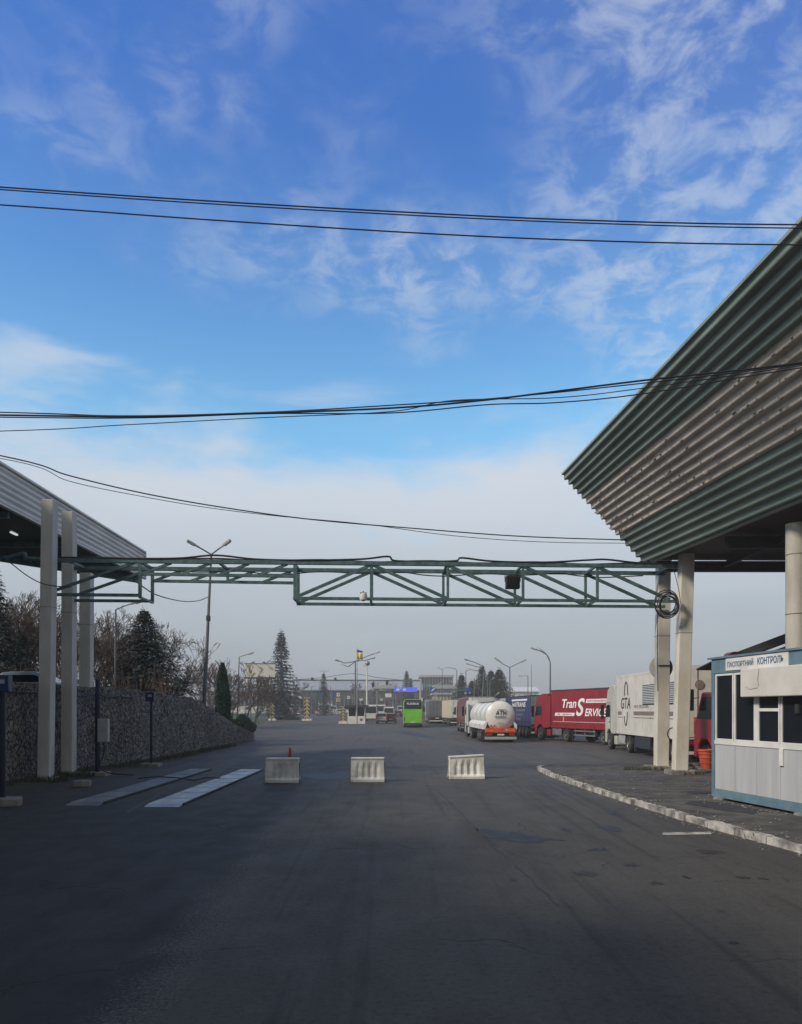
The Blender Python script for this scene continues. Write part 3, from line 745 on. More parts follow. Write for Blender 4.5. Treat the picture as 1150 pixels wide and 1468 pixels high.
# local frame: s along the visible long face from far corner to near corner, q outwards (towards the road), z up
su = (A1-A0).normalized(); qu = Vector((su.y, -su.x, 0)); 
if qu.x > 0: qu = -qu
def bl(s, q, z): return su*s+qu*q+Vector((0,0,z))
def bbox(b, s0, s1, q0, q1, z0, z1):
    h = [bl(s,q,z) for z in (z0,z1) for q in (q0,q1) for s in (s0,s1)]
    return b.add(h, [(0,1,3,2),(4,6,7,5),(0,4,5,1),(2,3,7,6),(0,2,6,4),(1,5,7,3)])
H = 3.44; Wd = 2.35
b = MB(); bbox(b, .03, ln-.03, -Wd+.03, -.03, .05, H-.06); b.build('wall', m_panel, bt)
b = MB()
for s in (0, ln-.13): bbox(b, s, s+.13, -.13, 0, .20, H-.36)
for s in (0, ln-.13): bbox(b, s, s+.13, -Wd, -Wd+.13, .20, H-.36)
bbox(b, 0, ln, -.13, .003, H-.36, H); bbox(b, 0, ln, -.13, .003, 0, .20)
bbox(b, 0, ln, -Wd-.003, -Wd+.13, H-.36, H); bbox(b, 0, ln, -Wd-.003, -Wd+.13, 0, .20)
bbox(b, -.003, .13, -Wd+.13, -.13, H-.36, H-.001); bbox(b, -.003, .13, -Wd+.13, -.13, 0, .199)
bbox(b, ln-.13, ln+.003, -Wd+.13, -.13, H-.36, H-.001); bbox(b, ln-.13, ln+.003, -Wd+.13, -.13, 0, .199)
b.build('frame', m_blue, bt, bev=.008)
b = MB(); bbox(b, -.12, ln+.2, -Wd-.1, .05, H+.003, H+.05); b.build('roof', m_blue, bt)
# lower panels with seams
zs = 1.42; ztop = H-.38
b = MB(); n = 4
for i in range(n): 
    a = .14+(ln-.28)*i/n; c = .14+(ln-.28)*(i+1)/n; bbox(b, a+.006, c-.006, -.06, -.015, .21, zs-.10)
b.build('lower_panel', m_panel, bt)
b = MB(); bbox(b, .14, ln-.14, -.06, .006, zs-.10, zs-.002); b.build('sill', m_white, bt, bev=.006)
# windows: bays in s
bays = [(.17,.95,None),(.99,1.82,None),(1.92,2.72,.5),(2.76,3.55,None)]
for a, c, split in bays:
    fw = .045
    b = MB(); bbox(b, a, a+fw, -.05, .0, zs, ztop); bbox(b, c-fw, c, -.05, .0, zs, ztop)
    bbox(b, a+fw, c-fw, -.05, .0, zs, zs+fw); bbox(b, a+fw, c-fw, -.05, .0, ztop-fw, ztop)
    if split: bbox(b, a+fw, c-fw, -.05, .004, zs+.72, zs+.79)
    wf = b.build('window', m_white, bt, bev=.004)
    b = MB(); bbox(b, a+fw, c-fw, -.035, -.026, zs+fw, ztop-fw); b.build('pane', m_glass, wf)
b = MB(); bbox(b, 1.82, 1.92, -.05, .0, zs, ztop); b.build('mullion', m_white, bt)
# roller shutter box over the serving windows, slightly battered
b = MB(); bbox(b, 1.62, ln+.35, .01, .24, H-.97, H-.325)
b.build('shutter_box', m_cream, bt, bev=.02)
b = MB(); b.tube([bl(2.35,.245,H-.35), bl(2.30,.246,H-.58), bl(2.33,.246,H-.74)], .006, 4); b.tube([bl(1.85,.246,H-.74), bl(2.0,.246,H-.80), bl(2.30,.246,H-.77)], .005, 4); b.build('dent_line', m_foot, bt)
b = MB(); bbox(b, .66, 3.05, .005, .02, H-.31, H-.01); b.build('sign_board', m_white, bt)
m_sgn = mat('sign_letters', (.05,.13,.24), .5)
def btext(s, s0, s1, z0, h, q):
    t_ = text(s, 'sign_lettering', m_sgn, bt, (0,0,0), s1-s0, h, 'rear', 0, bold=.025)
    for v in t_.data.vertices: v.co = bl(s0+v.co.x, q, z0+v.co.z)
btext('ПАСПОРТНИЙ', .74, 1.80, H-.235, .165, .024); btext('КОНТРОЛЬ', 1.95, 2.90, H-.235, .165, .024)
b = MB(); bbox(b, 2.74, 2.86, -.01, .03, .95, 1.32); b.build('notice_holder', m_white, bt, bev=.01)
b = MB(); bbox(b, 3.3, 3.42, -.01, .05, 2.1, 2.3); b.build('handle', m_chass, bt)
# black sheet awning on its far side
b = MB(); vs = [bl(-.02,-.1,H-.03), bl(-.02,-1.9,H-.03), bl(-.9,-1.9,H-.22), bl(-.9,-.1,H-.22)]
up = [v+Vector((0,0,.04)) for v in vs]; b.add(vs+up, [(0,1,2,3),(4,7,6,5),(0,4,5,1),(1,5,6,2),(2,6,7,3),(3,7,4,0)]); b.build('side_awning', m_black, bt)
# blocks it rests on
rnd = random.Random(5)
for s, q, lab in ((.35,-.15,'concrete block under the far corner of the booth'),(3.45,-.15,'concrete block under the near corner of the booth')):
    p = A0+su*s+qu*q; o = MB().box((0,0,0),(.42,.34,.06+.0)).build('support_block', m_foot, bev=.01); o.location = (p.x, p.y, .125+.028); o.rotation_euler = (0,0,ang+.1); tag(o, lab, 'block', 'blocks under the booth')

# ---------------------------------------------------------------- unseen blocks added beside and behind the photographer to shade the near lane
sh = thing('left_shade_block', 'unseen tall block under the grey canopy, added to shade the near lane', 'building', (-15.5, -2, 0))
MB().bb(-8,3.4,-20,19,0,9.2).build('wall', m_panel, sh)
for i in range(6): MB().bb(3.4,3.46,-18+i*6.2,-14+i*6.2,1.0,3.2).build('window', m_glass, sh)
sh = thing('rear_shade_slab', 'unseen low slab just behind the photographer, added to shade the road', 'canopy', (-6.5, -12, 0))
MB().bb(-6.4,1.5,-14,16.2,6.9,7.5).build('roof', m_dark, sh)
for x in (-5.8,):
    for y in (-12, 0, 12.5): MB().bb(x-.2,x+.2,y-.2,y+.2,0,6.9).build('column', m_concg, sh)
sh = thing('low_shade_block', 'unseen low block left of the photographer, added to shade the near lane', 'kiosk', (-5.4, -3, 0))
MB().bb(-.9,.9,-6,8.6,.15,2.9).build('wall', m_panel, sh, bev=.02); MB().bb(-1.15,1.15,-6.3,8.9,2.9,3.1).build('roof', m_blue, sh); MB().bb(-1.2,1.2,-7,9.4,0,.15).build('island', m_foot, sh, bev=.03)
for i in range(4): MB().bb(.9,.93,-5+i*3.4,-2.6+i*3.4,1.1,2.5).build('window', m_glass, sh)

# grit and leaf litter gathered along the kerb and round the booth
rnd = random.Random(31); b = MB()
def grit(x, y, z, s): b.blob((x,y,z+s*.3), (s*rnd.uniform(.8,1.6), s, s*.6), rnd.randint(0,99), .3, 1)
kd = lin([(d, x) for d, x in sorted((d, x) for d, x in kx)])
for i in range(420):
    D = rnd.uniform(9, 32); side = rnd.random() < .5
    grit(kd(D)+(.14+abs(rnd.gauss(0,.25)) if side else -.13-abs(rnd.gauss(0,.16))), D, .125 if side else .0, rnd.uniform(.012,.045))
for i in range(160):
    D = rnd.uniform(15.5, 30); grit(7.75+(20.2-D)*.16-abs(rnd.gauss(0,.3)) if D < 20.5 else rnd.uniform(6,11), D, .125, rnd.uniform(.015,.06))
tag(b.build('grit', m_foot), 'loose grit and crumbs of stone along the kerb and pavement', 'grit', kind='stuff')
# ---------------------------------------------------------------- vehicles
# every vehicle: x to its right, y forward, z up, origin at the middle of its tail on the ground
tyre_me = MB().lathe([(.30,-.13),(.46,-.15),(.495,-.11),(.5,0),(.495,.11),(.46,.15),(.30,.13)], n=26, axis='x').mesh('tyre', True); tyre_me.materials.append(m_rub)
rb = MB().lathe([(.06,-.16),(.10,-.155),(.12,-.10),(.24,-.09),(.29,-.14),(.305,-.14),(.305,.12),(.1,.12)], n=22, axis='x')
for i in range(8):
    a = 2*PI*i/8; rb.box((-.10, .17*math.cos(a), .17*math.sin(a)), (.03,.03,.03), rx=a)
rim_me = rb.mesh('rim', True); rim_me.materials.append(m_rim)
def wheel(t, x, y, r, side, wd=1.0):
    o = bpy.data.objects.new('wheel', tyre_me); COL.objects.link(o); o.parent = t; o.location = (x, y, r)
    o.scale = (2*r*wd, 2*r, 2*r); o.rotation_euler = (0,0,0 if side < 0 else PI)
    q = bpy.data.objects.new('rim', rim_me); COL.objects.link(q); q.parent = o
def paint(name, c, rough=.38, c2=None, k=1.2):
    m = mat(name, c, rough, c2 or tuple(v*.80 for v in c), k)
    if name.startswith('curtain'):        # tarpaulin pulled tight between its straps: shallow upright folds
        nt = m.node_tree; tc = nt.nodes.new('ShaderNodeTexCoord'); wv = nt.nodes.new('ShaderNodeTexWave'); wv.bands_direction = 'Y'
        wv.inputs['Scale'].default_value = .55; wv.inputs['Distortion'].default_value = 1.5; wv.inputs['Detail'].default_value = 2
        bp = nt.nodes.new('ShaderNodeBump'); bp.inputs['Strength'].default_value = .6; bp.inputs['Distance'].default_value = .05
        nt.links.new(tc.outputs['Object'], wv.inputs['Vector']); nt.links.new(wv.outputs[0], bp.inputs['Height']); nt.links.new(bp.outputs[0], nt.nodes['Principled BSDF'].inputs['Normal'])
    return m

def tractor(t, y0, col, w=2.5, h=3.7, deflect=None, tank=m_metal, roof=True):
    """cab-over tractor unit, chassis from y0 to y0+5.9 with the cab at its front"""
    yc = y0+3.55; ye = y0+5.85
    b = MB(); b.bb(-.45,-.30,y0-.6,ye-.3,.62,.90); b.bb(.30,.45,y0-.6,ye-.3,.62,.90); b.bb(-.3,.3,y0+.2,y0+1.2,.9,1.12); b.build('chassis', m_chass, t)
    zr = h-.12 if roof else h-.9
    prof = [(yc,.95),(yc,zr-.35),(yc+.12,zr),(yc+1.0,zr),(ye-.62,zr-.28),(ye-.28,zr-1.05),(ye-.04,1.75),(ye,1.30),(ye,.42),(ye-.30,.38),(ye-.42,.95),(ye-.72,1.20),(ye-1.22,1.20),(ye-1.50,.95)]
    b = MB(); b.prism(prof, -w/2+.02, w/2-.02, 'x'); cb = b.build('cab', col, t, bev=.05)
    # windows, doors
    for s in (-1, 1):
        b = MB(); x = s*(w/2-.016)
        pr = [(yc+1.08,1.95),(yc+1.08,2.62),(yc+1.42,2.70),(ye-.42,2.62),(ye-.16,1.92)]
        b.prism(pr, x, x+s*.012, 'x'); b.build('side_window', m_glass, cb)
        b = MB(); pr = [(yc+.98,.98),(yc+1.0,.98),(yc+1.0,2.80),(yc+.98,2.80)]
        b.prism(pr, x, x+s*.010, 'x'); b.prism([(yc+1.0,2.78),(ye-.40,2.78),(ye-.40,2.80),(yc+1.0,2.80)], x, x+s*.010, 'x'); b.build('door_seam', m_chass, cb)
        b = MB(); b.box((x+s*.02, yc+1.15, 1.65),(.03,.16,.05)); b.build('handle', m_chass, cb)
        b = MB(); b.box((s*(w/2+.16), ye-.06, 2.35),(.20,.12,.62)); b.box((s*(w/2+.16), ye-.05, 1.92),(.18,.12,.22)); b.tube([(s*(w/2-.05),ye-.2,2.72),(s*(w/2+.16),ye-.06,2.68)], .025, 6); b.tube([(s*(w/2-.05),ye-.15,1.85),(s*(w/2+.16),ye-.06,1.83)], .02, 6)
        b.build('mirror', m_black, cb, bev=.02)
        # fairings behind the cab
        b = MB(); b.prism([(yc-.45,1.10),(yc-.02,1.0),(yc-.02,zr-.25),(yc-.45,zr-.15)], s*(w/2-.05), s*(w/2-.02), 'x'); b.build('side_fairing', deflect or col, t)
        b = MB(); b.bb(min(s*(w/2-.08),s*(w/2-.58)), max(s*(w/2-.08),s*(w/2-.58)), y0+1.55, y0+2.95, .42, 1.02); b.build('fuel_tank', tank, t, bev=.08)
        b = MB(); b.bb(min(s*(w/2-.06),s*(w/2-.5)), max(s*(w/2-.06),s*(w/2-.5)), yc-.35, yc+.25, .35,.85); b.build('step', col, t, bev=.03)
        wheel(t, s*(w/2-.19), ye-1.36+.38, .50, s, 1.0); wheel(t, s*(w/2-.30), y0+.75, .50, s, 1.7)
        b = MB()
        for i in range(7):
            a, c = PI*i/6*.96+.05, PI*(i+1)/6*.96+.05
        pts = [(s*(w/2-.30), y0+.75+.60*math.cos(PI*i/10), .52+.58*math.sin(PI*i/10)) for i in range(11)]
        for p_, q_ in zip(pts, pts[1:]): b.beam(p_, q_, .50, .02, up=(1,0,0)) if False else b.add([(p_[0]-.27,p_[1],p_[2]),(p_[0]+.27,p_[1],p_[2]),(q_[0]+.27,q_[1],q_[2]),(q_[0]-.27,q_[1],q_[2]),(p_[0]-.27,p_[1],p_[2]+.015),(p_[0]+.27,p_[1],p_[2]+.015),(q_[0]+.27,q_[1],q_[2]+.015),(q_[0]-.27,q_[1],q_[2]+.015)], [(0,1,2,3),(4,7,6,5),(0,4,5,1),(2,6,7,3),(0,3,7,4),(1,5,6,2)])
        b.build('mudguard', m_chass, t)
    b = MB(); b.prism([(ye-.545,zr-.42),(ye-.525,zr-.40),(ye-.03,1.86),(ye-.05,1.84)], -w/2+.14, w/2-.14, 'x'); b.build('windscreen', m_glass, cb)
    return cb
def tail(t, w, y=0.0, z=.95, colr=m_lightr, plate=True, bumper=m_white):
    b = MB(); b.bb(-w/2+.06, w/2-.06, y-.02, y+.10, .42, .56); b.build('underrun_bar', bumper, t, bev=.02)
    b = MB(); b.bb(-w/2+.03, w/2-.03, y-.01, y+.12, z-.14, z+.14); lb = b.build('light_panel', m_chass, t)
    for s in (-1, 1):
        b = MB(); b.bb(min(s*(w/2-.08),s*(w/2-.52)), max(s*(w/2-.08),s*(w/2-.52)), y-.035, y-.012, z-.08, z+.06); b.build('tail_light', colr, lb)
        b = MB(); b.bb(min(s*(w/2-.05),s*(w/2-.62)), max(s*(w/2-.05),s*(w/2-.62)), y+.2, y+.23, .12, .8); b.build('mudflap', m_rub, t)
    if plate: b = MB(); b.bb(-.26,.26,y-.035,y-.012,z-.10,z+.02); b.build('number_plate', m_white, lb)
def trailer(t, Lt, w, h, side, kind='curtain', rear=m_white, roofc=m_metal, axles=3, z0=1.15, wr=.49, skirts=None):
    b = MB(); b.bb(-w/2, w/2, .03, Lt, z0, h); body = b.build('trailer_body' if kind != 'curtain' else 'curtain', side, t, bev=.03)
    b = MB(); b.bb(-w/2-.012, w/2+.012, .015, Lt+.015, h-.09, h+.012); b.build('roof_edge', roofc, body)
    b = MB(); b.bb(-w/2-.012, w/2+.012, .0, Lt+.01, z0-.13, z0+.02); b.build('side_rail', roofc if kind != 'curtain' else side, body)
    for s in (-1, 1):
        b = MB(); b.bb(min(s*.02,s*(w/2-.04)), max(s*.02,s*(w/2-.04)), -.03, .02, z0+.03, h-.10); d = b.build('rear_door', rear, body, bev=.01)
        for q in (.25, .85):
            MB().tube([(s*q,-.055,z0+.06),(s*q,-.055,h-.14)], .018, 6).build('lock_rod', m_metal, d)
    b = MB()
    for s in (-.48,.48): b.bb(s-.06, s+.06, .2, Lt-.4, .78, z0-.13)
    b.bb(-w/2+.1, w/2-.1, .25, Lt-.4, z0-.16, z0-.13); b.build('chassis', m_chass, t)
    if kind == 'curtain':
        b = MB(); n = 22
        for i in range(n):
            y = .4+(Lt-.8)*i/(n-1)
            b.bb(-w/2-.018, -w/2-.003, y-.02, y+.02, z0-.20, z0+.28)
        b.build('strap_row', side, body)
    for i in range(axles):
        for s in (-1, 1): wheel(t, s*(w/2-.2), 1.9+i*1.32, wr, s, 1.15)
    for s in (-1, 1):
        if skirts: b = MB(); b.bb(min(s*(w/2-.05),s*(w/2-.10)), max(s*(w/2-.05),s*(w/2-.10)), 5.4, Lt-3.6, .38, z0-.14); b.build('side_skirt', skirts, t)
        else:
            b = MB(); 
            for z in (.55,.85): b.bb(s*(w/2-.06)-.015, s*(w/2-.06)+.015, 5.6, Lt-3.4, z-.05, z+.05)
            for i in range(3): y = 5.8+i*(Lt-9.4)/2; b.bb(s*(w/2-.1)-.02, s*(w/2-.1)+.02, y-.03, y+.03, .5, z0-.13)
            b.build('side_guard', m_metal, t)
        MB().bb(s*(w/2-.25)-.05, s*(w/2-.25)+.05, Lt-3.0, Lt-2.9, .12, z0-.1).build('landing_leg', m_chass, t)
    b = MB(); b.bb(-.8,.8,6.0,8.2,.5,.95); b.build('pallet_box', m_chass, t)
    tail(t, w)
    return body
def heading(x0, d0, x1, d1): return math.atan2(-(x1-x0), d1-d0)
def vloc(xl, D, rz, w):       # left rear corner -> origin
    return (xl+math.cos(rz)*w/2, D+math.sin(rz)*w/2, rise(D))
GQ = 'lorries queueing for the border'

# white refrigerated trailer, nearest in the queue
rz = heading(12.30,34.5,12.42,46.5); t = thing('semi_truck', 'white lorry with tall box trailer, two vents and brown stripe, nearest in the queue', 'lorry', vloc(12.30,34.5,rz,2.55), rz, GQ)
m_wt = paint('trailer_white', (.66,.64,.58), .45, (.55,.53,.48)); m_cabw = paint('cab_cream', (.50,.52,.45), .4)
Lt = 11.7
body = trailer(t, Lt, 2.55, 4.27, m_wt, 'box', m_wt, m_wt, skirts=m_navy if False else mat('skirt_dark', (.03,.035,.05), .5))
for a, c in ((4.3,6.5),(1.2,2.8)):
    b = MB(); b.bb(-1.30,-1.277,a,c,2.62,3.62); v = b.build('side_vent', m_chass, body)
    b = MB(); 
    for i in range(11): z = 2.70+i*.084; b.box((-1.305,(a+c)/2,z),(.03,c-a-.16,.055), ry=.5)
    b.build('vent_grille', m_lamp, v)
b = MB()
for i in range(1, 9): b.bb(-1.280,-1.2755,Lt*i/9-.012,Lt*i/9+.012,1.2,4.15)
b.build('panel_seam', m_lamp, body)
b = MB(); b.bb(-1.284,-1.277,.5,8.2,2.08,2.28); b.bb(-1.284,-1.277,10.6,11.4,2.08,2.28); b.build('stripe', m_ltt, body)
b = MB(); b.bb(-1.284,-1.277,.5,8.2,1.93,1.97); b.bb(-1.284,-1.277,10.3,11.4,1.93,1.97); b.build('stripe', m_ltt, body)
text('GTA', 'lettering', m_ltd, body, (-1.28, 10.7, 2.42), 1.9, .62, 'left', shear=.15, bold=.01)
text('METAL PROCESSING', 'lettering', m_ltt, body, (-1.28, 8.1, 2.45), 2.6, .17, 'left')
b = MB(); pts = [(-1.286, 9.6+.34*math.cos(a), 3.15+.75*math.sin(a)) for a in [PI*j/12 for j in range(13)]]
for p_, q_ in zip(pts, pts[1:]): b.beam(p_, q_, .012, .07, up=(1,0,0))
pts = [(-1.286, 9.65+.30*math.cos(a), 2.25+.75*math.sin(a)) for a in [PI+PI*.9*j/12 for j in range(13)]]
for p_, q_ in zip(pts, pts[1:]): b.beam(p_, q_, .012, .07, up=(1,0,0))
b.build('emblem', m_ltd, body)
MB().bb(-1.0,-.55,-.06,-.033,1.35,2.05).build('rear_placard', m_orange, body)
MB().lathe([(.20,-.065),(.20,-.03)], (-.75,0,3.45), 18, 'y').build('rear_emblem', m_ltt, body)
MB().bb(-1.15,-.9,7.85,8.1,.45,1.15).build('extinguisher_box', m_red, t, bev=.03)
MB().bb(-.9,.9,Lt+.02,Lt+.45,2.5,4.25).build('cooling_unit', m_chass, body, bev=.05)
tractor(t, Lt-2.95, m_cabw, 2.5, 3.95, tank=m_lamp)

# red curtain-sider
rz = heading(15.0,50,10.74,64); t = thing('semi_truck', 'red lorry with red curtain trailer lettered in big white capitals', 'lorry', vloc(15.0,50,rz,2.5), rz, GQ)
m_rt = paint('curtain_red', (.26,.010,.022), .7, (.20,.008,.018))
Lt = 12.0; body = trailer(t, Lt, 2.5, 3.86, m_rt, 'curtain', m_white, m_chass)
yy = Lt
text('Tran', 'lettering', m_ltw, body, (-1.262, 10.2, 2.50), 2.1, .66, 'left', shear=.25, bold=.022)
text('S', 'lettering', m_ltw, body, (-1.262, 8.15, 1.92), 1.25, 1.28, 'left', shear=.3, bold=.02)
text('ERVICE', 'lettering', m_ltw, body, (-1.262, 6.9, 1.92), 2.95, .54, 'left', shear=.25, bold=.022)
b = MB(); b.prism([(11.4,1.92),(11.3,2.15),(8.35,2.15),(8.45,1.92)], -1.262,-1.256,'x'); b.prism([(6.8,2.85),(6.7,3.12),(3.7,3.12),(3.8,2.85)], -1.262,-1.256,'x'); b.build('text_band', m_ltw, body)
text('TEL. +38 038 62', 'lettering', m_rt, body, (-1.264, 11.0, 1.98), 2.2, .11, 'left', bold=.02); text('WWW.TRANS-SERVICE', 'lettering', m_rt, body, (-1.264, 6.6, 2.92), 2.7, .13, 'left', bold=.02)
b = MB(); b.bb(-1.262,-1.256,.2,11.7,1.47,1.50); b.build('stripe', m_cream, body)
MB().bb(-1.27,-1.256,9.95,10.1,1.5,1.85).build('label', m_yel, body)
tractor(t, Lt-2.95, m_rt, 2.5, 3.75)

# dark blue curtain-sider
rz = heading(10.67,66,9.6,82); t = thing('semi_truck', 'dark blue lorry with silver rear doors, ahead of the red one', 'lorry', vloc(10.67,66,rz,2.5), rz, GQ)
m_bt = paint('curtain_blue', (.030,.045,.13), .5); Lt = 13.2
body = trailer(t, Lt, 2.5, 3.58, m_bt, 'curtain', m_metal, m_chass)
text('HATRANS', 'lettering', m_ltw, body, (-1.262, 7.4, 2.62), 5.6, .42, 'left', shear=.2, bold=.02)
b = MB(); b.prism([(7.6,3.15),(7.5,3.30),(1.2,3.30),(1.3,3.15)], -1.262,-1.256,'x'); b.build('stripe', m_ltw, body)
for i, s in enumerate(('INTERNATIONAL TRANSPORT','LOGISTICS','TEL 0332')): text(s, 'lettering', m_lamp, body, (-1.262, 5.6, 2.25-i*.38), 3.6-i*.9, .16, 'left')
tractor(t, Lt-2.95, m_bt, 2.5, 3.5)

# tanker
t = thing('tanker_truck', 'white road tanker seen from behind, letters on its round end', 'tanker lorry', (7.19,58,0), R(1.0), GQ)
m_tk = paint('tank_white', (.74,.73,.71), .28, (.66,.65,.63)); Lt = 11.0; zc = 1.93; r = 1.07
b = MB(); b.lathe([(.02,-.14),(r*.5,-.10),(r*.85,.0),(r,.16),(r,3.2),(r,Lt-.3),(r*.85,Lt-.1),(.02,Lt)], (0,0,0), 40, 'y')
for v in b.v: v.z += zc
tk = b.build('tank', m_tk, t, smooth=True)
b = MB()
for y in (.2,3.2,6.2,9.2):
    pts = [((r+.015)*math.cos(a), y, zc+(r+.015)*math.sin(a)) for a in [2*PI*j/36 for j in range(37)]]
    b.tube(pts, .022, 5, False)
b.build('band', m_lamp, tk)
b = MB(); b.bb(-.45,.45,.6,Lt-.8,zc+r-.02,zc+r+.06); b.bb(-.48,-.44,.6,Lt-.8,zc+r,zc+r+.22); b.bb(.44,.48,.6,Lt-.8,zc+r,zc+r+.22); b.build('walkway', m_lamp, tk)
b = MB()
for y in (2.5,5.5,8.5): b.lathe([(.28,0),(.28,.16),(.1,.2)], (0,y,zc+r+.05), 16)
b.build('manhole', m_metal, tk)
b = MB()
for s in (-1,1): b.prism([(s*1.22,.95),(s*1.22,1.30),(s*.98,1.55),(s*.9,1.55),(s*1.1,.95)], .1, Lt-.5, 'y')
b.build('side_skirt', m_tk, t)
text('ATH', 'lettering', m_ltd, tk, (-.38, -.155, zc+.05), .80, .34, 'rear', 0, shear=.1, bold=.02)
b = MB(); b.bb(-.22,.42,-.175,-.155,zc+.44,zc+.47); b.bb(-.46,.42,-.175,-.155,zc-.06,zc-.03); b.bb(-.40,.40,-.17,-.155,zc-.16,zc-.145); b.build('emblem_bar', m_ltd, tk)
text('ATH.COM', 'lettering', m_ltd, tk, (-.22,-.14,zc-.55), .42, .07, 'rear', 0)
for s, x in ((1,-.70),(1,-.45)): MB().lathe([(.055,-.10),(.055,.1)], (x,-.02 if False else 0,1.22), 12, 'y').build('valve', m_lightr, tk)
b = MB(); b.bb(-1.1,1.1,-.16,.2,.72,1.06); lp = b.build('light_panel', m_ored, t, bev=.01)
for s in (-1,1):
    MB().bb(min(s*.50,s*1.06), max(s*.50,s*1.06), -.185,-.165,.80,.92).build('reflector', m_lighto, lp)
    MB().bb(min(s*.62,s*1.04), max(s*.62,s*1.04), -.16,.0,.50,.68).build('tail_light', m_lightr, t)
MB().bb(-.25,.25,-.18,-.14,.52,.63).build('number_plate', m_white, t)
MB().bb(-1.15,1.15,-.14,-.06,.22,.42).build('underrun_bar', m_lamp, t, bev=.02)
b = MB(); b.box((0,-.18,1.06),(.20,.02,.20),ry=PI/4); b.build('hazard_plate', m_lighto, lp)
MB().lathe([(.10,-.19),(.10,-.165)], (.42,0,.90), 16, 'y').build('speed_disc', m_lamp, lp)
b = MB(); b.bb(-1.1,1.1,.1,.35,.3,.75); b.bb(-.5,.5,.3,Lt-.4,.7,1.0); b.build('chassis', m_chass, t)
for i in range(3):
    for s in (-1,1): wheel(t, s*1.0, 1.5+i*1.31, .48, s, 1.1)
    b = MB(); 
for s in (-1,1): MB().bb(s*1.0-.28, s*1.0+.28, .75, .78, .15, .8).build('mudflap', m_rub, t)
tractor(t, Lt-2.6, paint('cab_white', (.6,.6,.6), .4), 2.4, 3.3)

# brown box trailer, cream container, grey box and those lost in the distance
def simple_semi(label, xl0, d0, xl1, d1, h, col, rear, cabc, w=2.5, **k):
    rz = heading(xl0,d0,xl1,d1); t = thing('semi_truck', label, 'lorry', vloc(xl0,d0,rz,w), rz, GQ)
    Lt = math.hypot(xl1-xl0, d1-d0)-3.1; bd = trailer(t, Lt, w, h, col, rear=rear, **k); tractor(t, Lt-2.95, cabc, w, h-.15); return t, bd
t, bd = simple_semi('brown lorry ahead of the white tanker', 6.36,76,6.35,92, 3.62, paint('curtain_brown', (.16,.075,.07), .55), m_white, paint('cab_brown', (.14,.05,.05)))
MB().bb(-1.27,-1.256,2.2,3.4,2.35,2.75).build('label', m_ltw, bd); MB().bb(-1.27,-1.256,2.0,3.0,1.9,2.2).build('label', m_lightr, bd)
t, bd = simple_semi('cream container lorry with red lettering on its white rear doors', 6.95,113,6.1,128, 3.75, paint('container_cream', (.60,.55,.40), .55), m_white, paint('cab_pale', (.5,.5,.48)), kind='box')
text('TIR', 'lettering', m_lightr, bd, (.15,-.06,2.2), .8, .9, 'rear', 0, bold=.03)
b = MB(); b.bb(.3,.9,-.06,-.05,1.5,1.9); b.bb(-.9,-.5,-.06,-.05,1.7,2.0); b.build('label', m_ltd, bd)
simple_semi('dark grey lorry between the green coach and the cream container', 4.35,124,4.2,140, 3.65, paint('curtain_grey', (.10,.115,.14), .55), paint('door_grey', (.12,.13,.16)), paint('cab_white', (.6,.6,.6)))
simple_semi('pale grey lorry just ahead of the dark grey one', 4.6,147,4.7,162, 3.9, paint('curtain_pale', (.22,.25,.28), .55), m_lamp, paint('cab_blue', (.07,.09,.15)))
simple_semi('distant white lorry at the head of the queue', 5.6,171,5.9,186, 3.9, paint('curtain_white', (.45,.46,.47), .55), m_lamp, paint('cab_green', (.07,.12,.10)))

# crane lorry, mostly behind the booth
t = thing('crane_truck', 'red crane lorry half hidden behind the passport booth', 'lorry', (13.35,25.0,0), R(3), GQ)
b = MB(); b.prism([(5.0,.9),(5.0,2.9),(5.2,3.05),(6.6,3.05),(7.15,2.0),(7.3,1.9),(7.35,.5),(7.1,.45),(6.9,.95),(6.6,1.2),(6.1,1.2),(5.8,.95)], -1.2,1.2,'x'); cb = b.build('cab', m_red, t, bev=.06)
for s in (-1,1):
    b = MB(); b.prism([(5.3,2.0),(5.3,2.85),(6.5,2.85),(6.98,2.0)], s*1.2, s*1.215, 'x'); b.build('side_window', m_glass, cb)
    b = MB(); b.box((s*1.46,7.05,2.75),(.26,.14,.85)); b.tube([(s*1.15,6.9,2.85),(s*1.42,7.05,2.8)], .02, 6); b.build('mirror', m_black, cb, bev=.02)
    wheel(t, s*1.02, 6.35, .5, s); wheel(t, s*.95, 2.4, .5, s, 1.6); wheel(t, s*.95, 1.1, .5, s, 1.6)
b = MB(); b.bb(-.45,.45,-.2,6.5,.75,1.0); b.build('chassis', m_chass, t)
b = MB(); b.bb(-1.25,1.25,0,4.2,1.1,1.3); b.bb(-1.25,-1.2,0,4.2,1.3,1.9); b.bb(1.2,1.25,0,4.2,1.3,1.9); b.build('load_bed', m_red, t)
b = MB(); b.bb(-.35,.35,4.3,4.9,1.0,3.3); b.lathe([(.32,3.3),(.32,3.6),(.2,3.75)], (0,4.6,0), 14); cm = b.build('crane_mast', m_red, t, bev=.03)
P0 = P(1050, 944, 29.5); P1 = P(1200, 888, 27)
mi = Matrix.Rotation(-R(3),3,'Z'); l0 = mi @ (P0-Vector((13.35,25,0))); l1 = mi @ (P1-Vector((13.35,25,0)))
MB().beam((0,4.6,3.5), l0, .22).build('crane_arm', m_red, t, bev=.02)
MB().beam(l0, l1, .22,.30).build('crane_arm', m_chass, t, bev=.02)
MB().tube([l0+Vector((.3,0,-.2)), l1+Vector((0,0,-.35))], .06, 8).build('ram', m_metal, t)
b = MB(); b.lathe([(.24,-.28),(.24,.28)], l0, 14, 'y'); b.build('crane_joint', m_red, t, bev=.02)
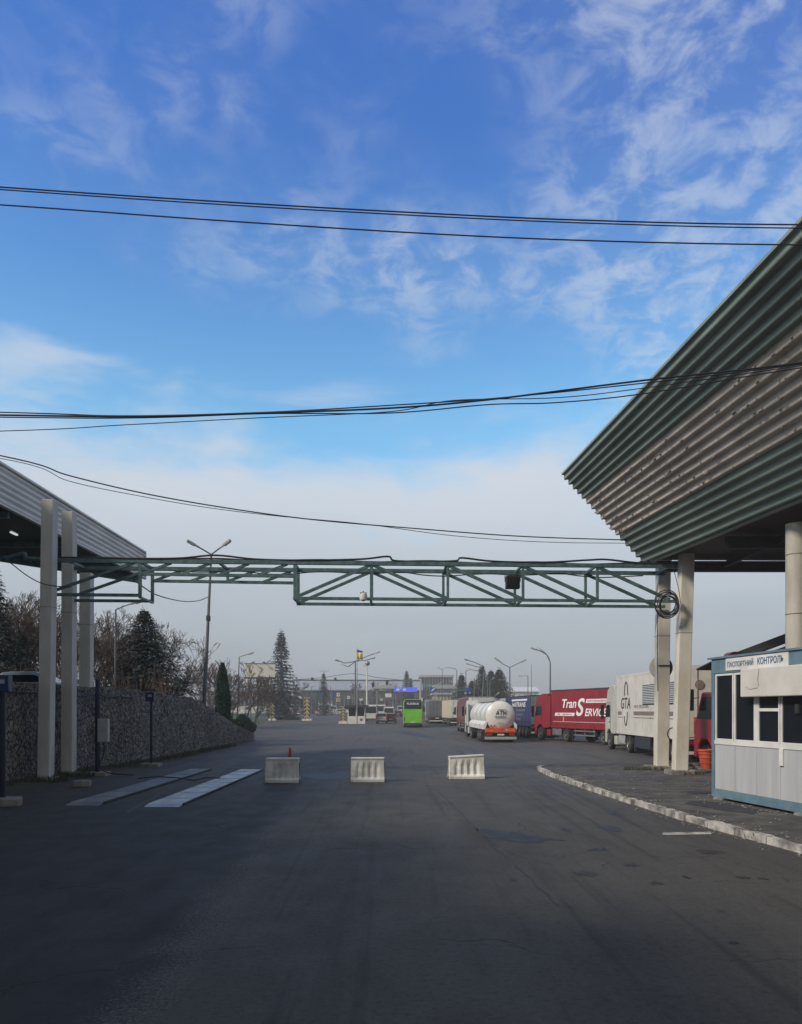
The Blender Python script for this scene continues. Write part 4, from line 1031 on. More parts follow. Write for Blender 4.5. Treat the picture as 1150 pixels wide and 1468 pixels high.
for k in range(4):
    MB().tube(spline([l0+Vector((-.1*k,0,0)), (-.9-.12*k,5.0,3.3), (-1.1+.1*k,5.6,2.7), (-1.15+.05*k,5.7,2.2)], 6), .025, 5).build('hydraulic_hose', m_red if k % 2 else m_wire, t, smooth=True)

# green coach
t = thing('coach', 'bright green coach seen from behind in the queue', 'coach', (X(592,105),105,rise(105)), R(-.5))
m_lime = paint('lime_green', (.17,.55,.035), .4, (.13,.46,.03)); wv = 2.5
b = MB(); b.prism([(-wv/2,.38),(-wv/2,3.35),(-wv/2+.22,3.72),(wv/2-.22,3.72),(wv/2,3.35),(wv/2,.38)], 0, 12.2, 'y'); body = b.build('body', m_lime, t, bev=.06)
MB().bb(-1.14,1.14,-.02,.03,2.45,3.42).build('rear_window', m_glass, body, bev=.04)
MB().bb(-1.05,1.05,-.03,.01,3.46,3.66).build('top_band', m_chass, body)
for s in (-1,1):
    MB().bb(min(s*1.252,s*1.27),max(s*1.252,s*1.27),.4,11.6,1.75,3.1).build('side_window', m_glass, body)
    MB().bb(min(s*1.02,s*1.2),max(s*1.02,s*1.2),-.03,.02,.85,1.35).build('tail_light', m_lightr if s<0 else m_lighto, body, bev=.02)
    MB().tube([(s*1.15,12.1,3.1),(s*1.5,12.5,3.0),(s*1.55,12.5,2.5)], .05, 6).build('mirror', m_black, body)
    for y in (2.4,3.8,9.6): wheel(t, s*1.07, y, .5, s)
MB().bb(-1.2,1.2,-.04,.05,.38,.62).build('bumper', m_chass, t, bev=.03)
MB().bb(-.85,.85,-.012,.02,.72,1.55).build('engine_hatch', m_lime, body, bev=.02)
MB().bb(-.3,.3,-.05,-.03,.66,.78).build('number_plate', m_white, body)
text('FLIXBUS', 'lettering', m_ltw, body, (-.78,-.024,3.02), 1.55, .26, 'rear', 0, bold=.02)

# cars and vans
def car(name, label, cat, x, D, rz, L, w, h, col, kind='car', z=None, group=None):
    t = thing(name, label, cat, (x, D, rise(D) if z is None else z), rz, group)
    r = .32 if kind == 'car' else .36
    if kind == 'car':
        low = [(0,.35),(0.02,.92),(.12,1.0),(L-1.0,.95),(L-.25,.80),(L-.02,.62),(L,.30),(L-.2,.22),(.2,.22)]
        gh = [(.10,.96),(.55,h-.05),(.9,h),(L-2.3,h),(L-1.35,.95)]
    elif kind == 'suv':
        low = [(0,.40),(0,1.0),(.05,1.08),(L-1.1,1.08),(L-.2,.95),(L,.70),(L,.32),(.2,.28)]
        gh = [(.03,1.06),(.22,h-.08),(.5,h),(L-2.4,h),(L-1.5,1.06)]
    else:
        low = [(0,.40),(0,1.25),(.0,1.3),(L-1.0,1.25),(L-.15,1.0),(L,.75),(L,.32),(.2,.28)]
        gh = [(0,1.28),(.06,h-.1),(.2,h),(L-1.7,h),(L-.85,1.22)]
    b = MB(); b.prism(low, -w/2, w/2, 'x'); body = b.build('body', col, t, bev=.06)
    ti = .13 if kind != 'van' else .06
    n = len(gh); vs = []
    for s in (-1, 1):
        for y, zq in gh: vs.append((s*(w/2-.02-ti*(zq-gh[0][1])/(h-gh[0][1])*1.0), y, zq))
    b = MB(); b.add(vs, [tuple(range(n)), tuple(reversed(range(n,2*n)))]+[(i,i+n,(i+1)%n+n,(i+1)%n) for i in range(n)]); cab = b.build('cabin', col, body, bev=.05)
    # glazing
    zb, zt = gh[0][1]+.06, h-.14
    def gx(zq): return w/2-.02-ti*(zq-gh[0][1])/(h-gh[0][1])
    ya = gh[0][0]+(gh[1][0]-gh[0][0])*.5; y1 = gh[1][0]
    for s in (-1, 1):
        if kind != 'van' or 'minibus' in label:
            b = MB(); q = [(gh[0][0]+.35,zb),(gh[1][0]+.25,zt),(gh[3][0]-.05,zt),(gh[4][0]-.18,zb)]
            vs = [(s*(gx(zq)+.004),y,zq) for y,zq in q]+[(s*(gx(zq)+.012),y,zq) for y,zq in q]
        else:
            b = MB(); q = [(L-2.6,zb),(L-2.6,zt),(gh[3][0]-.0,zt),(gh[4][0]-.15,zb)]
            vs = [(s*(gx(zq)+.004),y,zq) for y,zq in q]+[(s*(gx(zq)+.012),y,zq) for y,zq in q]
        b.add(vs, [(0,1,2,3),(4,7,6,5),(0,4,5,1),(1,5,6,2),(2,6,7,3),(3,7,4,0)]); b.build('side_window', m_glass, cab)
        MB().bb(min(s*(w/2-.04),s*(w/2-.22)),max(s*(w/2-.04),s*(w/2-.22)),-.025,.03,.72,.98 if kind=='car' else 1.25).build('tail_light', m_lightr, body, bev=.015)
        MB().box((s*(w/2+.09), gh[4][0]-.25, gh[4][1]+.08),(.16,.08,.13)).build('mirror', col, body, bev=.02)
        wheel(t, s*(w/2-.10), .85, r, s, 1.0); wheel(t, s*(w/2-.10), L-.85, r, s, 1.0)
    # rear glass follows the tail slope
    def glass(pa, pb, nm, off):
        (ya_, za), (yb_, zb_) = pa, pb; e = .12
        q0 = (ya_+(yb_-ya_)*e, za+(zb_-za)*e); q1 = (ya_+(yb_-ya_)*.88, za+(zb_-za)*.88)
        d = Vector((0, zb_-za, -(yb_-ya_))).normalized()*off
        b = MB(); vs = []
        for k_ in (0.004, .014):
            for (yy, zq) in (q0, q1):
                for s in (-1, 1): vs.append((s*(gx(zq)-.10), yy+(-k_ if off<0 else k_), zq))
        b.add(vs, [(0,1,3,2),(4,6,7,5),(0,4,5,1),(2,3,7,6),(0,2,6,4),(1,5,7,3)]); b.build(nm, m_glass, cab)
    glass(gh[0], gh[1], 'rear_window', -1); glass(gh[4], gh[3], 'windscreen', 1)
    MB().bb(-.26,.26,-.03,.0,.62,.74).build('number_plate', m_white, body)
    MB().bb(-w/2+.05,w/2-.05,-.06,.08,.32,.52).build('bumper', m_chass, t, bev=.03)
    return t
GC = 'cars and vans waiting beyond the kiosk'
pw = paint('car_white', (.62,.62,.61), .35); pdr = paint('car_darkred', (.10,.02,.025), .35); pgy = paint('car_silver', (.38,.38,.36), .35)
pbk = paint('car_black', (.02,.022,.026), .3); pbl = paint('car_blue', (.05,.08,.14), .3)
car('van', 'tall white minibus beside the kiosk, seen from behind', 'van', X(532,142), 142, R(-1), 5.9, 2.1, 2.95, pw, 'van', group=GC)
car('estate_car', 'pale silver estate car behind the minibus, left of the dark red car', 'car', X(547,126), 126, R(-1), 4.6, 1.75, 1.75, pgy, 'suv', group=GC)
car('car', 'dark red car right of the silver estate car', 'car', X(560.5,127), 127, R(0), 4.5, 1.75, 1.6, pdr, 'suv', group=GC)
car('van', 'boxy white van ahead of the dark red car', 'van', X(557.5,150), 150, R(0), 5.6, 2.0, 2.55, pw, 'van', group=GC)
car('van', 'white panel van farthest along the middle lane', 'van', X(546,178), 178, R(0), 5.6, 2.2, 2.9, pw, 'van', group=GC)
for i, (px, D, c, lab) in enumerate(((571,192,pbk,'black car under the blue lit sign'),(580,214,pgy,'silver car far off, beyond the green coach'),(566,226,pw,'white car far off in the middle lane'),(526,196,pbl,'dark blue car far off behind the minibus'),(512,214,pw,'white car far off beyond the kiosk'),(601,178,pgy,'silver car partly behind the green coach'),(619,232,pw,'white car far off beyond the grey lorry'),(590,238,pdr,'dark red car far off under the blue lit sign'))):
    car('car', lab, 'car', X(px,D), D, R(random.Random(i).uniform(-6,6)), 4.4, 1.75, 1.5, c, 'car' if i % 2 else 'suv', group=GC)
for i, (px, D, c, kd, lab) in enumerate(((497,240,pw,'van','white van standing behind the guard kiosk roof'),(518,236,pdr,'suv','dark red car between kiosk and camera mast, far off'),(538,224,pgy,'suv','silver car two places ahead of the white minibus'),(552,206,pbk,'suv','black car ahead of the boxy white van'),(574,242,pw,'van','white van under the right end of the blue lit board'),(608,218,pbk,'suv','black car far off right of the coach'),(463,256,pgy,'car','silver car behind the far white booth'),(432,250,pbl,'suv','blue car behind the barriers near the striped post'),(478,246,pw,'van','white van right of the far white booth'),(612,246,pbl,'van','blue van far off below the glass building'),(528,258,pw,'van','white van farthest away behind the camera mast'),(543,262,pbk,'suv','black car farthest away in the middle lanes'))):
    car('van' if kd == 'van' else 'car', lab, 'van' if kd == 'van' else 'car', X(px,D), D, R(random.Random(i+40).uniform(-10,10)+(85 if i % 4 == 3 else 0)), 5.2 if kd == 'van' else 4.4, 1.95 if kd == 'van' else 1.75, 2.5 if kd == 'van' else 1.6, c, kd, group=GC)
# car on the terrace seen over the wall, side on
car('car', 'silver hatchback parked on the terrace, only its roof and windows above the wall', 'car', -17.0, 33.6, R(-86), 4.2, 1.7, 1.46, paint('car_paleblue', (.40,.46,.52), .3), 'car', z=2.48)
# vans parked on the left by the hedge
for i, (px, D, lab) in enumerate(((352,232,'white van parked left of the big spruce'),(372,236,'white van parked behind the big spruce'),(390,240,'white van parked just right of the white sign cone'))):
    car('van', lab, 'van', X(px,D), D, R(86+i*4), 5.4, 2.0, 2.4, pw, 'van', group='vans parked on the left by the grass')
for i, (px, D, c, lab) in enumerate(((408,232,pgy,'grey car parked behind the left part of the red and white barriers'),(422,232,pw,'white car parked behind the red and white barriers, left of the striped post'),(450,236,pbk,'black car parked right of the middle striped post'),(494,222,pw,'white car parked behind the guard kiosk'))):
    car('car', lab, 'car', X(px,D), D, R(80+8*i), 4.4, 1.75, 1.6, c, 'suv', group='cars parked behind the barriers')
# ---------------------------------------------------------------- things on the near yard
def barrier(label, px, py, wpx, rz, tilt=0):
    D = 2702/(py-1018); t = thing('road_barrier', label, 'barrier', (X(px,D), D+.22, 0), rz, 'white barrier blocks across the lane')
    wd = wpx/F*D; hh = .79
    b = MB(); n = 12; m = 6
    # body: slightly flared towards the foot, recessed ribs in the front
    prof = [(.25,0),(.25,.09),(.20,.16),(.17,.45),(.15,.70),(.15,hh)]
    def z_at(x, z): return z+tilt*(x/wd)*(z/hh)
    grid = []
    xs = [-wd/2+wd*i/24 for i in range(25)]
    for s in (-1, 1):
        for dp, z in prof:
            for x in xs:
                fl = 1+.035*(1-z/hh); rr = 0
                u = (x/wd+.5)
                if .13 < u < .87 and .12 < z < .62: rr = .045*(.5-.5*math.cos(2*PI*(u-.13)/.74*4))
                b.v.append(Vector((x*fl, s*(dp-rr), z_at(x, z))))
    k = len(xs); P_ = len(prof)
    for s in range(2):
        o = s*k*P_
        for i in range(P_-1):
            for j in range(k-1): b.f.append((o+i*k+j, o+i*k+j+1, o+(i+1)*k+j+1, o+(i+1)*k+j))
    o = k*P_
    for j in range(k-1):
        b.f.append(((P_-1)*k+j, (P_-1)*k+j+1, o+(P_-1)*k+j+1, o+(P_-1)*k+j)); b.f.append((j, j+1, o+j+1, o+j))
    for j in (0, k-1): b.f.append(tuple([i*k+j for i in range(P_)]+[o+i*k+j for i in reversed(range(P_))]))
    b.build('body', m_barr, t, bev=.012)
    b = MB(); b.bb(-wd/2-.01, wd/2+.01, -.17, .17, hh-.055+min(0,tilt), hh+.008+max(0,tilt)) if abs(tilt) < .005 else b.beam((-wd/2-.01,0,hh-.02-tilt/2),(wd/2+.01,0,hh-.02+tilt/2),.34,.06)
    b.build('top_rim', m_barr, t, bev=.015)
    b = MB()
    for s in (-1, 1): b.box((s*(wd*.53),0,.07),(.06,.20,.10)); b.box((s*(wd*.51),0,.40),(.04,.07,.5))
    b.build('connector', m_foot, t, bev=.01)
    return t
barrier('white barrier block with a red cone behind it, leftmost of three across the lane', 404, 1122.5, 47, R(-2))
barrier('white barrier block standing in the middle of the lane', 527, 1121.5, 47, R(1))
barrier('white barrier block with a buckled top, standing apart on the right of the lane', 669, 1117, 50, R(5), .06)
# cone
p = P(416,1097,29.0); t = thing('traffic_cone', 'red traffic cone just behind the left barrier block', 'traffic cone', (p.x, 29.0, 0))
MB().lathe([(.16,.03),(.13,.2),(.085,.55),(.03,.98),(.02,1.0)], n=18).build('cone', mat('cone_red', (.55,.03,.02), .5), t, smooth=True)
MB().box((0,0,.02),(.40,.40,.04)).build('base', m_chass, t, bev=.01)
# weighbridge plates
m_ramp2 = mat('ramp_steel_dull', (.26,.27,.28), .6, (.12,.12,.125), 1.2, .2, 30, metal=.2, st=(1.5,.5,1))
def ramp(label, x0, x1, y0, y1, seed):
    t = thing('steel_ramp', label, 'ramp', ((x0+x1)/2, y0, 0), 0, 'steel wheel ramps in the left lane'); w = x1-x0; Lr = y1-y0
    MB().prism([(0,.004),(.3,.055),(Lr-.3,.055),(Lr,.004)], -w/2, w/2, 'x').build('deck', m_ramp if seed == 1 else m_ramp2, t, bev=.006)
    b = MB()
    for i in range(1, 8): b.bb(-w/2+.01, w/2-.01, Lr*i/8-.008, Lr*i/8+.008, .05, .060)
    b.build('seam', m_chass, t)
    for s in (-1, 1): MB().bb(min(s*w/2,s*(w/2+.03)), max(s*w/2,s*(w/2+.03)), .3, Lr-.3, .003, .065).build('side_lip', m_chass, t)
    return t
ramp('long steel wheel ramp in the left lane, the one farther from the wall', -6.22, -5.36, 19.4, 31.4, 1)
ramp('long steel wheel ramp beside the foot of the wall', -8.25, -7.42, 19.7, 31.6, 2)
o = MB().tube(spline([(-8.9,27.2,.03),(-8.2,26.8,.12),(-7.4,26.4,.125),(-6.9,26.6,.03),(-6.4,26.3,.125),(-5.9,26.2,.13)],8), .018, 6).build('floor_cable', m_wire, smooth=True); tag(o, 'black cable lying across the two steel ramps', 'cable')
# blue posts by the wall
def post(label, px, py, D, ztop, r=.07, box_=None, foot=True):
    t = thing('sensor_post', label, 'post', (X(px,D), D, 0), 0, 'dark blue sensor posts along the wall')
    MB().tube([(0,0,.1),(0,0,ztop)], r, 10).build('pole', m_navy, t, smooth=True)
    if foot: MB().box((0,0,.07),(.75,.6,.16)).build('footing', m_foot, t, bev=.02)
    if box_:
        dx, z, sx, sz, m, nm = box_; bx = MB().box((dx,-.12,z),(sx,.22,sz)).build(nm, m, t, bev=.015)
        MB().box((dx,-.235,z+sz*.1),(sx*.45,.012,sz*.25)).build('front_plate', m_lamp, bx)
    return t
t = post('dark blue post with a blue box, at the very left edge by the wall', 3, 1152, 20.2, Z(968,20.2), .085, (.10, Z(980,20.2), .34, .42, mat('blue_box', (.03,.06,.15), .4), 'sensor_box'))
t = post('dark blue post with a grey cabinet, standing by the wall', 140, 1110, 28.6, Z(974,28.6), .085, (.26, Z(1047,28.6), .36, .82, m_lamp, 'cabinet'))
t = post('thin dark post with a small blue camera box on top, farthest along the wall', 217, 1098, 33.2, Z(1004,33.2), .05, (0, Z(999,33.2), .36, .38, mat('blue_box2', (.02,.04,.11), .4), 'sensor_box'))
MB().box((-.12,0,Z(989,33.2)),(.62,.12,.06)).build('camera_arm', m_chass, t, bev=.01)
MB().tube(spline([(.26,-.1,Z(1062,28.6)),(.24,-.05,.8),(.1,-.08,.4),(.4,-.2,.14),(1.4,-.3,.05)],6), .02, 6).build('cable', m_wire, [q for q in bpy.data.objects if q.name.startswith('sensor_post')][1], smooth=True)
# cable along the wall top
pts = [(wallx(D)+.11, D, walltop(D)-.28-.10*abs(math.sin(D*1.1))-.05*math.sin(D*3)) for D in [16+i*.9 for i in range(22)]]
o = MB().tube(spline(pts, 4), .032, 6).build('wall_cable', m_wire, smooth=True); tag(o, 'black cable sagging along the upper part of the stone wall', 'cable')
# kerb blocks near the wall
for i, (px, py, sx, lab) in enumerate(((8,1156,.7,'small concrete block at the left edge by the wall'),(118,1128,.5,'broken concrete block beside the grey pillar foot'))):
    D = 2702/(py-1018); o = MB().box((0,0,.08),(sx,.4,.2)).build('concrete_block', m_foot, bev=.03); o.location = (X(px,D), D, .02); o.rotation_euler = (0,0,.2); tag(o, lab, 'block')
# orange bin by the booth
t = thing('plastic_bin', 'orange red plastic bin on the pavement beside the booth', 'bin', (X(1013,30.5), 30.5, .12))
MB().lathe([(.20,0),(.30,.66),(.335,.68),(.335,.74),(.28,.74),(.18,.03)], n=20).build('tub', m_ored, t, smooth=True)
b = MB()
for z in (.2,.4,.55): b.lathe([(.205+.15*z,z),(.225+.15*z,z+.02),(.205+.15*z,z+.04)], n=20)
b.build('rib', m_ored, t)
# rubble heap and weeds at the pillar feet
rnd = random.Random(11); b = MB()
for i in range(170):
    a, r = rnd.uniform(0,2*PI), rnd.random()**.6; x, y = 10.9+1.6*r*math.cos(a), 31.2+1.2*r*math.sin(a); s = rnd.uniform(.06,.22)
    b.blob((x,y,.10+.20*(1-r)*rnd.random()), (s*1.3,s,s*.7), i, .3, 1)
tag(b.build('rubble', m_foot), 'low heap of broken stones behind the cream pillars', 'rubble', kind='stuff')
def tufts(name, spots, label, seed, hmax=.22, m=m_grass):
    rnd = random.Random(seed); b = MB()
    for cx_, cy_, rx, ry, n, z in spots:
        for i in range(n):
            a, r = rnd.uniform(0,2*PI), math.sqrt(rnd.random()); x, y = cx_+rx*r*math.cos(a), cy_+ry*r*math.sin(a)
            h = rnd.uniform(.3,1)*hmax; an = rnd.uniform(0,PI); wx, wy = math.cos(an)*.012, math.sin(an)*.012; lx, ly = rnd.uniform(-.4,.4)*h, rnd.uniform(-.4,.4)*h
            b.add([(x-wx,y-wy,z),(x+wx,y+wy,z),(x+lx*.4+wx*.7,y+ly*.4+wy*.7,z+h*.6),(x+lx,y+ly,z+h)], [(0,1,2,3)])
    return tag(b.build(name, m, fix=False), label, 'weeds', kind='stuff')
m_weed = mat('weeds', (.075,.095,.04), .9, (.06,.055,.03), 3)
sp_ = [(9.4,29.8,.5,.35,260,.12),(10.0,27.7,.5,.3,160,.12),(8.75,29.9,.5,.4,160,.12)]+[(x-.02,d,.10,.35,26,.02) for d,x in ((20.6,5.82),(20.2,5.83),(17.5,6.05),(24,5.55),(27,5.38),(14.6,6.4),(22.1,5.68),(31.0,5.4))]
tufts('weeds', sp_, 'weeds along the kerb and round the cream pillar feet', 3, .20, m_weed)
sp_ = [(-11.5,26.2,.6,.6,420,.03),(-11.3,28.0,.6,.5,320,.03)]+[(wallx(d)+.3+rnd.random()*.4,d,.35,.5,90,.05) for d in [16+i*1.05 for i in range(34)]]
tufts('weeds', sp_, 'weeds growing on the earth verge under the stone wall', 5, .24, m_weed)

# ---------------------------------------------------------------- street lamps and masts
def head(t, p, d, s=1.0, nm='lamp_head'):
    d = Vector(d).normalized(); b = MB(); p = Vector(p)
    b.beam(p, p+d*.28*s, .12*s, .12*s); b.beam(p+d*.25*s, p+d*.85*s, .26*s, .14*s)
    h = b.build(nm, m_lamp, t, bev=.03)
    q = MB(); up = d.cross(Vector((0,0,1))).cross(d); 
    q.beam(p+d*.30*s-up*.08*s, p+d*.80*s-up*.08*s, .22*s, .05*s); q.build('lens', m_panel, h)
def lamp_post(label, base, top, arms, r0=.10, r1=.05, hs=1.0, group='street lamps', cat='street lamp', extra=None):
    base, top = Vector(base), Vector(top)
    t = thing('street_lamp', label, cat, base, 0, group); l = top-base
    MB().tube([(0,0,-.05), l*.45, l], [r0, (r0*.85+r1*.15) if False else r0*.8, r1], 10).build('pole', m_pole, t, smooth=True)
    for a in arms:
        pts = [l]+[l+Vector(q) for q in a]
        MB().tube(spline(pts, 4) if len(pts) > 2 else pts, r1*.8, 6).build('arm', m_pole, t, smooth=True)
        head(t, pts[-1], pts[-1]-pts[-2], hs)
    return t
def PZ(px, py, D): return P(px, py, D)
def lamp_px(label, bx, D, top, arms, zb=None, **k):
    sc_ = D/F; tp_ = P(top[0], top[1], D); base = Vector((X(bx,D), D, rise(D) if zb is None else zb))
    ar = [[((ax-top[0])*sc_, yo, (top[1]-ay)*sc_) for ax, ay, yo in a] for a in arms]
    return lamp_post(label, base, tp_, ar, **k)
t = lamp_px('tall leaning double street lamp rising behind the stone wall', 291, 52, (303,795), [[(287,786,-.3)],[(318,786,-.3)]], zb=1.2, r0=.14, r1=.06, hs=1.0)
for a in (.46,.52): 
    pb = (t.location+Vector((0,0,0))); 
MB().box((.35,0,7.1),(.25,.2,.35)).build('junction_box', m_chass, t, bev=.02)
lamp_px('slim street lamp among the bare trees on the left', 165, 47, (166,874), [[(178,869,0),(187,866,0)]], zb=2.5, r0=.08, r1=.045, hs=1.0)
lamp_px('street lamp beside the bare trees left of the billboard', 340, 105, (343,942), [[(352,939,0)]], r0=.12, r1=.06, hs=1.3)
lamp_px('street lamp peeping over the billboard', 374, 135, (373,955), [[(380,951,0)]], zb=rise(135), r0=.12, r1=.06, hs=1.3)
lamp_px('tall four armed street lamp behind the guard kiosk', 509.5, 131, (509.5,948), [[(496,951,-1),(489,949,-1.5)],[(499,955,1),(493,953,1.5)],[(528,941,-1),(537,938,-1.5)],[(524,946,1),(530,944,1.5)]], r0=.17, r1=.09, hs=1.2)
lamp_px('tall street lamp with a curved double head above the red lorry', 789, 84, (789,950), [[(785,940,0),(776,934,0),(772,932.5,0)],[(784,939,0),(781,934,.5),(779,932,.8)]], zb=0, r0=.12, r1=.065, hs=1.0)
lamp_px('Y shaped double street lamp above the blue lorry', 731, 118, (731,957), [[(723,953,0),(719,950,0)],[(739,953,0),(743,951,0)]], r0=.13, r1=.08, hs=1.5)
lamp_px('square armed lamp in the distance right of the Y shaped lamp', 757, 165, (757,969), [[(751,969,0)]], r0=.12, r1=.07, hs=1.2)
lamp_px('thin mast in the distance left of the curved lamp', 762, 180, (762,953), [], r0=.10, r1=.04)
lamp_px('far double lamp mast in front of the glass building', 634, 190, (634,960), [[(632,959,0)],[(636,959,0)]], r0=.11, r1=.06, hs=1.0)
lamp_px('hooked street lamp right of the glass building', 655, 150, (655,962), [[(653,959,0),(648,958,0)]], r0=.12, r1=.07, hs=1.0)
lamp_px('far double lamp mast over the middle spruce', 465, 215, (465,962), [[(463,962,0)],[(467,962,0)]], r0=.11, r1=.06, hs=1.0)
lamp_px('four armed street lamp in front of the dark spruces on the right', 690, 140, (694,956), [[(682,951,-1),(672,948,-1.5)],[(684,956,0),(676,953.5,0)],[(685,961,1),(677,959,1.5)]], r0=.15, r1=.08, hs=1.2)
for i, (px, py, D, lab) in enumerate(((699,974,135,'slim pale pole left of a taller twin in front of the dark spruces'),(702.5,976,138,'slim pale pole with a small top in front of the dark spruces'),(680,972,142,'slim pole standing left of the four armed lamp'),(709,998,110,'short forked pole rising behind the white tanker'))):
    lamp_px(lab, px, D, (px,py), [[(px+2,py-1.5,0)]] if i % 2 else [], r0=.10, r1=.07, hs=.7)
# camera mast with ball
t = lamp_px('white camera mast with a round ball head behind the minibus', 526, 150, (526,957), [], r0=.19, r1=.13, cat='mast')
for ch in t.children: ch.data.materials[0] = m_white
l = P(527,951,150)-t.location
MB().blob(l, (.95,.95,.95), 1, .02, 3).build('ball_head', m_metal, t, smooth=True); MB().beam(l+Vector((0,0,-.6)), l+Vector((-.9,0,-.35)), .3).build('camera', m_white, t, bev=.03)
t.name = 'camera_mast'; t['group'] = 'masts'; del t['group']
# flag pole
D = 122; t = thing('flagpole', 'flagpole flying a blue over yellow flag beside the four armed lamp', 'flagpole', (X(512,D), D, rise(D)))
MB().tube([(0,0,0),(0,0,Z(928,D)-rise(D))], [.09,.04], 8).build('pole', m_metal, t, smooth=True)
for i, (z0, z1, m, nm) in enumerate(((Z(935,D),Z(931,D),mat('flag_blue', (.03,.09,.35), .7),'blue_half'),(Z(945,D),Z(935,D),mat('flag_yellow', (.85,.72,.08), .7),'yellow_half'))):
    b = MB(); n = 8
    for j in range(n+1):
        u = j/n*.95; wv_ = .12*math.sin(j*1.1); sg = -.28*u
        for zq in (z0, z1): b.v.append(Vector((.05+u*.85, wv_, zq-rise(D)+sg+ (.2*u if zq==z0 else 0))))
    for j in range(n): b.f.append((j*2, j*2+2, j*2+3, j*2+1))
    o = b.build(nm, m, t, fix=False, smooth=True); s_ = o.modifiers.new('thick','SOLIDIFY'); s_.thickness = .01
# ---------------------------------------------------------------- far portal with signals, striped posts, kiosk
D = 178; zt = Z(975,D); t = thing('signal_gantry', 'thin white signal gantry spanning the far lanes with wires', 'gantry', (0, D, rise(D)))
xa, xb = X(419,D), X(603,D); zq = zt-rise(D)
MB().tube([(xa-.2,0,0),(xa+.3,0,zq)], .22, 8).build('post', m_lamp, t, smooth=True); MB().tube([(xb,0,0),(xb,0,zq)], .22, 8).build('post', m_lamp, t, smooth=True)
MB().beam((xa,0,zq),(xb,0,zq-.15),.28,.30).build('beam', m_pole, t)
MB().tube(spline([(xa,0,zq+.1),(X(460,D),0,zq+.5),(X(505,D),0,zq+1.4),(X(540,D),0,zq+.6),(X(575,D),0,zq)],6), .05, 5).build('stay_wire', m_wire, t)
for px in (448,481): MB().box((X(px,D),-.3,zq+.3),(.5,.5,.5)).build('camera', m_chass, t, bev=.05)
for px, py, lab in ((535,982,'signal'),(555,978.5,'signal')):
    b = MB(); b.box((X(px,D),-.3,Z(py,D)-rise(D)),(.55,.4,1.0)); b.tube([(X(px,D),-.3,Z(py,D)-rise(D)+.4),(X(px,D),-.1,zq)], .05, 5)
    h = b.build('signal_head', m_black, t, bev=.05)
def striped(label, px, py, ptop, wpx, D):
    t = thing('striped_post', label, 'bollard', (X(px,D), D, rise(D)), 0, 'yellow and black striped portal posts'); w = wpx/F*D; h = (py-ptop)/F*D
    MB().bb(-w/2,w/2,-w/2,w/2,0,h).build('core', m_yel, t, bev=.03)
    b = MB(); n = 6
    for s in (-1,1):
        for i in range(n):
            z = h*(i+.05)/n; dz = h/n*.58
            x0, x1 = s*w*.10, s*w*.5; q = [(x0,z+dz*.9),(x1,z),(x1,z+dz),(x0,z+dz*1.9)]
            b.add([(x,-w/2-.02,min(zz_,h-.01)) for x, zz_ in q]+[(x,-w/2+.005,min(zz_,h-.01)) for x, zz_ in q], [(0,1,2,3),(4,7,6,5),(0,4,5,1),(1,5,6,2),(2,6,7,3),(3,7,4,0)])
            b.bb(min(s*w/2,s*(w/2+.02)), max(s*w/2,s*(w/2+.02)), -w/2, w/2, z, z+dz)
    b.build('black_stripe', m_ltd, t)
    MB().bb(-w*.95,w*.95,-w*.8,w*.8,-.02,.35).build('base', m_yel if False else m_conc, t, bev=.04)
striped('striped yellow and black post at the edge of the grass bank', 390.5, 1034, 1003, 5.5, 150)
striped('striped yellow and black post in the middle of the left lanes', 440.5, 1035.5, 1002.5, 7.5, 148)
striped('small striped yellow and black post touching the kiosk', 492, 1038, 1013, 6.5, 126)
D = 125; t = thing('guard_kiosk', 'small white guard kiosk with dark windows and a flat dark roof', 'kiosk', (X(511,D), D, rise(D)))
w = 25/F*D; h = 26/F*D
MB().bb(-w/2,w/2,0,2.4,0,1.2).build('lower_wall', m_white, t, bev=.02)
b = MB()
for x in (-w/2,-.1,w/2-.15): b.bb(x,x+.15,0,.15,1.2,h-.3)
for x in (-w/2,w/2-.15): b.bb(x,x+.15,2.25,2.4,1.2,h-.3)
b.build('window_post', m_white, t)
MB().bb(-w/2+.08,w/2-.08,.06,2.3,1.2,h-.3).build('window', m_glass, t)
MB().bb(-w/2-.45,w/2+.45,-.6,2.9,h-.30,h+.12).build('roof', m_chass, t, bev=.03)
MB().lathe([(.22,-.03),(.22,.0)], (.75,0,.65), 16, 'y').build('emblem', m_steelg, t)
# red white plastic barriers
GB = 'red and white plastic barriers closing the left lanes'; rnd = random.Random(2)
proto = None
px = 417.0; i = 0; D = 238
labs = []
while px < 489:
    if not (436 < px < 438):
        red = i % 2
        lab = '%s plastic barrier in the far row, %s' % ('red' if red else 'white', ['at the row\'s left end','second from the left','left of the striped post','right behind the striped post','just right of the striped post','in front of the white booth','in front of the white booth\'s right half','by the blue sign','next to last on the right','at the row\'s right end','last by the kiosk','behind the kiosk'][min(i,11)])
        t = thing('plastic_barrier', lab, 'barrier', (X(px,D), D, rise(D)), 0, GB)
        MB().prism([(-.30,0),(-.28,.2),(-.12,.5),(-.10,1.05),(.10,1.05),(.12,.5),(.28,.2),(.30,0)], -.62, .62, 'x').build('block', m_red if red else m_white, t, bev=.04)
        MB().bb(-.5,.5,-.32,.32,.0,.06).build('foot', m_chass, t)
    px += 6.3; i += 1
